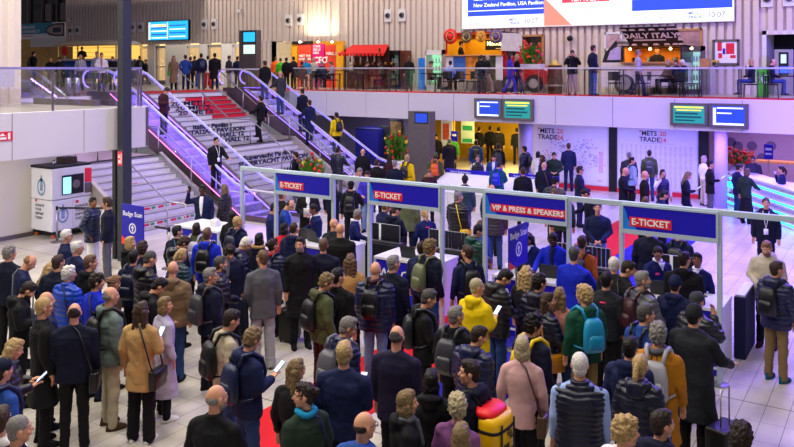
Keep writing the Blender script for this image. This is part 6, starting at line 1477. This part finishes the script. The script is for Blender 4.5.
606.4 271.6 1.80 20 0 0 dd short:black jacket:cha blk bb|black-haired man in a black jacket with a red mark on the back
641.6 270.8 1.84 50 30 0 dt short:grey puffer:grey blk bd=grey bp=burg fat|grey-bearded man in a grey quilted jacket
675 276 1.74 20 0 0 dt short:dbrown hoodie:navy blk hat=beanie,navy|visitor in a bright navy blue knitted hat and hooded jacket
696.4 292 1.76 40 0 0 dr short:dgry puffer:cha blk hat=cap,dgrey|man in a dark grey cap raising a hand at the right desk
693.9 304.7 1.88 30 0 0 dx short:black coat:cha blk hat=beanie,cha fat case=blk|tall man in charcoal long coat and dark beanie
644.6 304 1.82 40 30 0 dd short:dgry jacket:blue blk bp=dnavy|grey-brown-haired man in a blue jacket in the right queue
658 323.5 1.84 10 0 0 dd curly:grey coat:must blk bp=lgrey scarf=grey|grey curly-haired man in a mustard yellow coat
630 336.8 1.78 20 0 0 dd short:black hoodie:navy blk bag=blk|black-haired man in a deep blue hooded jacket, head tilted
640 355 1.72 20 0 0 dd pony:blond puffer:dnavy blk f bag=blk hd|blond ponytailed woman in a black-blue hooded puffer
579.8 352.5 1.86 0 0 0 dd neat:white vest:dnavy blk in=lblue fat|white-haired man in a navy quilted vest over pale blue sleeves
624 416.8 1.78 50 30 0 dd curly:blond jacket:white blk|curly blond young man at the bottom right
660.8 409.6 1.76 30 30 0 dd short:dbrown hoodie:dnavy blk bag=sand|dark-haired man with rope handled bag at the bottom right
741 424 1.76 10 0 0 dd curly:dbrown jacket:dgrey blk gl|curly dark-haired man alone at the bottom right
321 129.5 1.80 340 0 0 dd short:black blazer:blk blk|black-haired man in a dark suit above the red and green flowers
338 147 1.80 30 0 0 dx short:dbrown puffer:dnavy grey|man in a navy puffer walking to the right escalator foot
362.8 148.7 1.78 10 0 0 dd bald:ginger jacket:blk jean|bald man in black at the foot of the right escalator
377 159 1.74 20 0 0 dd short:brown jacket:blk blk|brown-haired visitor in black near the escalator foot
389.7 154.5 1.66 30 0 0 dd long:dbrown jacket:burg blk f|dark brown-haired woman before the green and red flowers
394.8 160 1.78 10 0 0 dd short:grey blazer:dnavy blk|grey-haired man in navy seen from behind near the flowers
407 154.5 1.80 30 0 0 dd short:blond jacket:yel chino bp=blk|fair man in a yellow jacket standing near the info pillar
435.5 152.5 1.80 10 0 0 dd short:dbrown jacket:olive grey bp=orange hat=beanie,olive|visitor in olive jacket and green beanie
429 168.6 1.66 180 0 20 dt short:lbrown hoodie:burg blk fur f|person in a maroon jacket with pale fur collar
296 151.7 1.78 300 0 0 dd short:dbrown tee:blk dgrey bp=navy|man in a black T-shirt at the foot of the main staircase
333 180 1.70 20 0 20 dx short:dbrown jacket:dnavy blk|person in dark navy behind the right post of the leftmost sign
''','visitors and staff on the ground floor')
ESC=lambda x: U if x<-23.5 else max(0,U-math.floor((x+23.5)/.4+.5)*.4*math.tan(R(30)))
def stairz(x):
    for i in range(22):
        a=step_xz(i)[0]
        if x<a: return U-i*RISE
    return 0
crowd('''
@18.6 163.8 83.8 1.78 120 0 40 dp short:dbrown jacket:burg blk ph|man in burgundy jacket reading his phone on the left escalator
@18.55 216 137.5 1.80 150 0 0 xd short:black jacket:blk blk lan gl|man in black with a white lanyard riding down the left escalator
@25.4 264.8 62 1.78 330 0 0 dd short:brown jacket:blk jean|man in black top and jeans at the head of the right escalator
@25.4 280.4 82.2 1.80 320 0 0 xd bald:grey blazer:dgrey jean|bald man in grey blazer riding up the right escalator
@25.5 302.3 91.2 1.78 320 0 0 dd short:dbrown jacket:dnavy navy|dark-haired man in navy jacket ahead of the last pair on the right escalator
@25.2 309.5 99.8 1.80 320 0 0 xd short:brown coat:navy navy|man in long navy coat on the right escalator
@25.6 336.6 122 1.78 330 0 0 dd short:dbrown jacket:yel blk bp=blk|man in a bright yellow jacket on the right escalator
''','visitors on the escalators',zf=ESC)
crowd('''
@23.0 260.7 95.7 1.78 300 0 0 xw short:dbrown jacket:blk blk up ys=28|man in black climbing the white main staircase
''','visitors on the stairs',zf=stairz)
crowd('''
@31.8 134.4 59 1.7 350 0 0 dd short:black jacket:olive blk|person in dark olive at the far left of the lobby doors
@31.0 139.6 55.8 1.8 350 0 0 dd short:dbrown jacket:cha grey bp=blk|person with dark jacket by the leftmost lobby door
@31.0 145.8 59.3 1.7 270 0 0 dd short:black jacket:blk blk walk|person in black walking left by the lobby doors
@24.6 173.7 55.9 1.75 170 0 0 dd long:lbrown trench:khaki blk f bag=lime|woman in a long camel coat at the top of the stairs
@25.2 185.5 55 1.8 0 0 0 kk short:dbrown blazer:blue navy|man in a blue suit jacket at the top of the stairs
@27 190.5 57 1.75 20 0 0 dd short:brown jacket:cha blk bag=blk|person with a dark bag behind the man in blue suit jacket
@29 194.6 55.8 1.8 10 0 0 dd short:brown jacket:navy blue|person in navy farther back between the blue jacket and the backpack
@25.6 201.2 53.5 1.8 350 0 0 dd short:black jacket:navy grey bp=navy|man in navy with grey trousers on the upper landing
@27.5 207.9 55.8 1.75 0 0 0 dd short:dbrown jacket:white red|person in red trousers on the upper landing
@25.8 214.8 53.2 1.85 0 0 0 dd short:black coat:blk navy fat|man in a black coat above the red steps
@27.0 229.2 55.8 1.75 60 0 0 dd short:brown jacket:dgrey sand|man in grey jacket and light trousers by the tall info pillar
@28.0 237.5 56.5 1.7 30 0 0 dd short:dbrown jacket:navy blk|person in navy just left of the tall info pillar
@24 33.5 51.7 1.8 80 0 0 dd short:black jacket:blk blk bp=blk|man in black with a bag at the far left of the balcony
@24 50.5 58 1.72 170 0 20 dd bald:brown jacket:blk blk|bald person in dark clothes before the blue snack van
@24.5 59.5 57.4 1.72 190 0 20 dd short:dbrown jacket:cha blk|dark-haired person in black before the blue snack van
@22 80.5 54.8 1.75 180 0 0 dd bald:grey shirt:lgrey dgrey lan|grey-haired man in pale shirt before the blue snack van
@23 97 51.7 1.8 200 0 0 dd short:grey blazer:lgrey dgrey|man in light grey jacket left of the dark column
@21.5 101.5 53 1.75 180 0 0 dt short:brown jacket:white blk f sf=salm|red-haired woman in a white jacket left of the dark column
@23 112.6 57 1.7 200 0 0 dd short:black jacket:blk blk|person in black just left of the dark column
@31.3 275.4 57 1.72 20 0 0 dd short:brown jacket:orange blk|person in an orange jacket by the booth
@30.6 280.5 58 1.7 350 0 0 dd short:brown jacket:lime jean|person in bright green and jeans by the booth
@28.6 286.4 58.2 1.78 30 0 0 dd short:dbrown jacket:blk blk|man in black in front of the booth
@29.0 293.5 56.4 1.8 320 0 0 dt short:dbrown jacket:cha blk|dark-haired man in charcoal before the magenta panels
@29.4 306 60.5 1.7 190 0 0 dd short:dblond jacket:turq cream|person in light blue in the middle of the booth
@29.8 314 61 1.68 200 0 0 dd bob:blond jacket:beige blk f|blond person in beige in the booth
@28.8 409 58 1.68 0 0 0 dd bob:lbrown coat:blk blk f|woman in black coat standing right of the stall
@27.5 510 53.2 1.75 80 0 0 dg long:dbrown blazer:vio vio f walk|woman in a violet suit walking past the red snack van
@27.9 517 54.2 1.72 80 0 0 dg long:blond blazer:blk blk f walk|blond woman in black walking beside the violet suit
@27.4 572.4 50 1.78 180 0 20 rr short:black hoodie:blk sand|photographer in black with sand trousers behind a tripod
@27.5 593 45.4 1.86 60 0 0 dd short:dbrown blazer:navy blue|tall man in a navy suit right of the photographer
@27.8 638 50 1.82 80 0 0 gd short:grey shirt:lil navy walk|grey-haired man in a lilac shirt walking past the food van
@27.7 481 56.5 1.72 20 0 0 dd short:brown jacket:blk dgrey|grey-haired visitor in black before the red snack van
@28.0 487.5 57 1.7 80 0 0 dd bob:gblond jacket:blk sand f walk|fair-haired visitor in black and light trousers before the red van
''','visitors on the upper gallery')
crowd('''
@28.0 366 68.4 1.75 100 0 20 tt short:dbrown jacket:blk dgrey sit|person in black seated at the table below the red awning
@28.1 381 67 1.75 270 0 20 tt bob:brown jacket:olive chino sit f|person in olive seated right of the table below the awning
@28.2 430 68 1.72 100 0 20 tt short:brown jacket:khaki blk sit|person in brown seated before the green fridge
@27.7 450 64.5 1.76 20 0 20 tt short:black shirt:lblue blk sit|person in a pale blue shirt seated before the red van
@28.1 668 60 1.74 240 0 0 tt bob:blond jacket:brown blk sit f|blond woman seated before the Italian food van
@28.1 676.6 63.7 1.72 200 0 20 tt short:brown jacket:navy blk sit|brown-haired person seated behind the cups on the table
@28.0 684 60.8 1.78 290 0 20 tt short:white jacket:navy blk sit|white-haired man in navy seated before the fridge
@28.0 751.3 63.4 1.72 275 0 0 rt long:blond jacket:dnavy jean sit f|blond long-haired woman seated beside the green banner
@28.0 771.2 60.4 1.8 85 0 20 tt balding:dgry jacket:dnavy jean sit|balding man in navy seated right of the green banner
@27.9 332 65 1.72 270 0 20 tt short:dgry jacket:lgrey blk sit|person in light grey seated at the right side of the booth
@27.9 321.5 64 1.74 10 0 20 tt short:grey jacket:navy blk sit|person in navy seated in front of the CEO lettering
@27.7 301.5 67.6 1.72 20 0 20 tt short:black jacket:blk blk sit|person in black seated in front of the booth
''','seated visitors on the upper gallery')
crowd('''
@30.8 657 47 1.75 180 0 20 tt bald:brown tee:blk blk apron=blk|bald cook in black inside the Italian food van
@30.4 461 40 1.75 80 0 0 tt short:black shirt:blk blk hat=cap,blk zo=.42|vendor in black hat inside the red snack van
@31.0 82 45.5 1.75 180 0 20 tt short:black shirt:cha blk zo=.6|vendor in dark clothes inside the blue snack van
''','vendors on the upper level')
bpy.data.objects.remove(TMP); bpy.data.scenes.remove(SC2)
# large yellow rucksack and other single items
def rucksack():
    b=[o for o in C.objects if o.get('label','').startswith('dark-haired man looking left with a large yellow')][0]
    o=bpy.data.objects.new('rucksack',None); C.objects.link(o); o.matrix_basis=b.matrix_basis@Matrix.Translation((0,-.16,.84)); tag(o,lab('big yellow duffel rucksack with red top and black lettering'),'backpack','backpacks worn by visitors')
    YB=mat('yellow_tarpaulin','#e8b400',rough=.35,var=.05); 
    MB().slab([(0,-.1,0,.16,.1),(0,-.11,.05,.2,.12),(0,-.11,.44,.2,.12),(0,-.1,.5,.185,.105)],26,True,3.5).build('main_compartment',YB,o,True)
    MB().slab([(0,-.07,.49,.19,.11),(0,-.06,.53,.185,.105),(0,-.04,.56,.15,.08)],24,True,3).build('red_top',mat('red_nylon','#e01a20',rough=.4),o,True)
    MB().slab([(0,-.11,.36,.203,.124),(0,-.11,.39,.203,.124)],26,True,3.5).build('black_band',BLK,o,True)
    for s in(-1,1): MB().box(s*.12-.012,s*.12+.012,-.243,-.236,.04,.45).build('side_strap',BLK,o)
    text('lettering','THE\nNORTH\nFACE',.062,(-.085,-.24,.2),BLK,o,(PI/2,0,0),.002,bold=.003)
    b5=MB()
    for r0 in(.05,.07,.09):
        for i in range(8):
            a=PI/2*i/8; a2_=PI/2*(i+1)/8; b5.poly([(-.01+r0*math.cos(a),-.24,.27+r0*math.sin(a)),(-.01+r0*math.cos(a2_),-.24,.27+r0*math.sin(a2_)),(-.01+(r0+.012)*math.cos(a2_),-.24,.27+(r0+.012)*math.sin(a2_)),(-.01+(r0+.012)*math.cos(a),-.24,.27+(r0+.012)*math.sin(a))],(0,-.003,0))
    b5.build('half_dome_mark',BLK,o)
    for s in(-1,1): MB().tube([(s*.09,0,.55),(s*.1,.1,.68),(s*.12,.26,.62),(s*.13,.3,.45),(s*.18,.15,.2),(s*.14,0,.12)],[.02,.024,.024,.02,.012,.012],8).build('shoulder_strap',BLK,o,True)
rucksack()
# coat over the arm of the grey blazer
b=[o for o in C.objects if o.get('label','').startswith('brown-haired man in a grey blazer')][0]
o=bpy.data.objects.new('folded_coat',None); C.objects.link(o); o.matrix_basis=b.matrix_basis@Matrix.Translation((-.27,.04,.5)); tag(o,lab('dark coat hanging over the arm of the man in grey blazer'),'coat')
c_=MB(); c_.slab([(0,0,0,.07,.14),(0,.01,.25,.06,.12),(0,0,.5,.05,.1),(0,-.01,.6,.04,.08)],20,True,2.6); c_.build('coat_cloth',cm('dnavy'),o,True)
MB().slab([(.03,.04,.42,.05,.06),(.03,.05,.6,.045,.05)],16).build('sleeve',cm('dnavy'),o,True)
# camera on tripod
q=VY(570,60,26.98); o=empty('tripod_camera',(q.x,26.98,U+.013),lab('video camera on a black tripod before the photographer'),'camera')
for k in range(3): a=k*2.094+.5; MB().tube([(0,0,1.15),(.22*math.cos(a),.16*math.sin(a),0)],.014).build('leg',BLK,o,True)
MB().bbox(-.06,.06,-.09,.09,1.3,1.42,.01).build('camera_body',BLK,o); MB().tube([(0,-.09,1.36),(0,-.2,1.36)],.04,12).build('lens',DSTEEL,o,True); MB().tube([(0,0,1.12),(0,0,1.3)],.02).build('head',BLK,o,True)
for r in REPORT:
    if abs(r[0]-r[1])>.14: print('HCHK',r)
print('PEOPLE',NP[0],'bodies',len(BODY),'tops',len(TOPS),'legs',len(LEGM))
# ================= light and camera
W=bpy.data.worlds.new('hall_air'); SC.world=W; W.use_nodes=True; bg=W.node_tree.nodes['Background']; bg.inputs[0].default_value=(.92,.86,1,1); bg.inputs[1].default_value=.10
# rows of hall lamps under the high ceiling
for x in (-18,-12,-6,0):
    for y in (4,11,18): area('hall_ceiling_lamp',(x,y,11.5),1.2,(350 if x<-5 else 230) if y<5 else (300 if x<-10 else 190 if x<-5 else 110) if y<15 else (300 if x<-15 else 60 if x<-10 else 15),(1,.93,.82),sy=3)
for x in (-34,-24,-16,-8,0): area('gallery_wash_lamp',(x,27.5,12),1.5,(230 if x<-10 else 190),(1,.86,.82),(R(38),0,0))
area('violet_hall_lamp',(2,24,8),3,1500,(.22,.12,1),(R(10),R(10),0)); area('violet_hall_lamp',(-1.0,20,6.5),2,450,(.22,.1,1)); area('violet_hall_lamp',(-3,19,9),3,800,(.22,.12,1),(0,0,0))
area('violet_hall_lamp',(-21,17,10),3,320,(.42,.34,1),(0,0,0))
area('undercroft_fill',(-15,33,2.65),2.5,240,(1,.78,.3)); area('undercroft_fill',(-9,27.9,2.65),5,110,(.42,.34,1),sy=.6); area('undercroft_fill',(-4,33,2.65),3,130,(.75,.45,1))  # unseen fills added to brighten the yellow lobby and tint the walls violet
area('undercroft_fill',(-15,29.5,2.65),3,90,(1,.8,.35)); area('undercroft_fill',(-18.4,9.5,2.65),2.5,170,(1,.95,.9),(R(35),0,0)); area('undercroft_fill',(-4.5,27.4,2.65),3,170,(.22,.12,1),sy=.6); area('lounge_lamp',(1,34,2.65),3,160,(1,.75,.25))  # more added fills: lobby front, bottle machine under the balcony, violet column
area('undercroft_fill',(-19,27.8,2.65),2,45,(.8,.75,1))
cam=bpy.data.cameras.new('camera'); co=bpy.data.objects.new('camera',cam); C.objects.link(co); co.location=(0,0,H); co.rotation_euler=(PI/2,0,TH)
cam.sensor_width=36; cam.lens=36*FOC/794; cam.shift_y=-155.5/794; cam.clip_end=200; SC.camera=co
SC.view_settings.view_transform='Standard'; SC.view_settings.look='None'; SC.view_settings.gamma=1; SC.view_settings.exposure=0.64
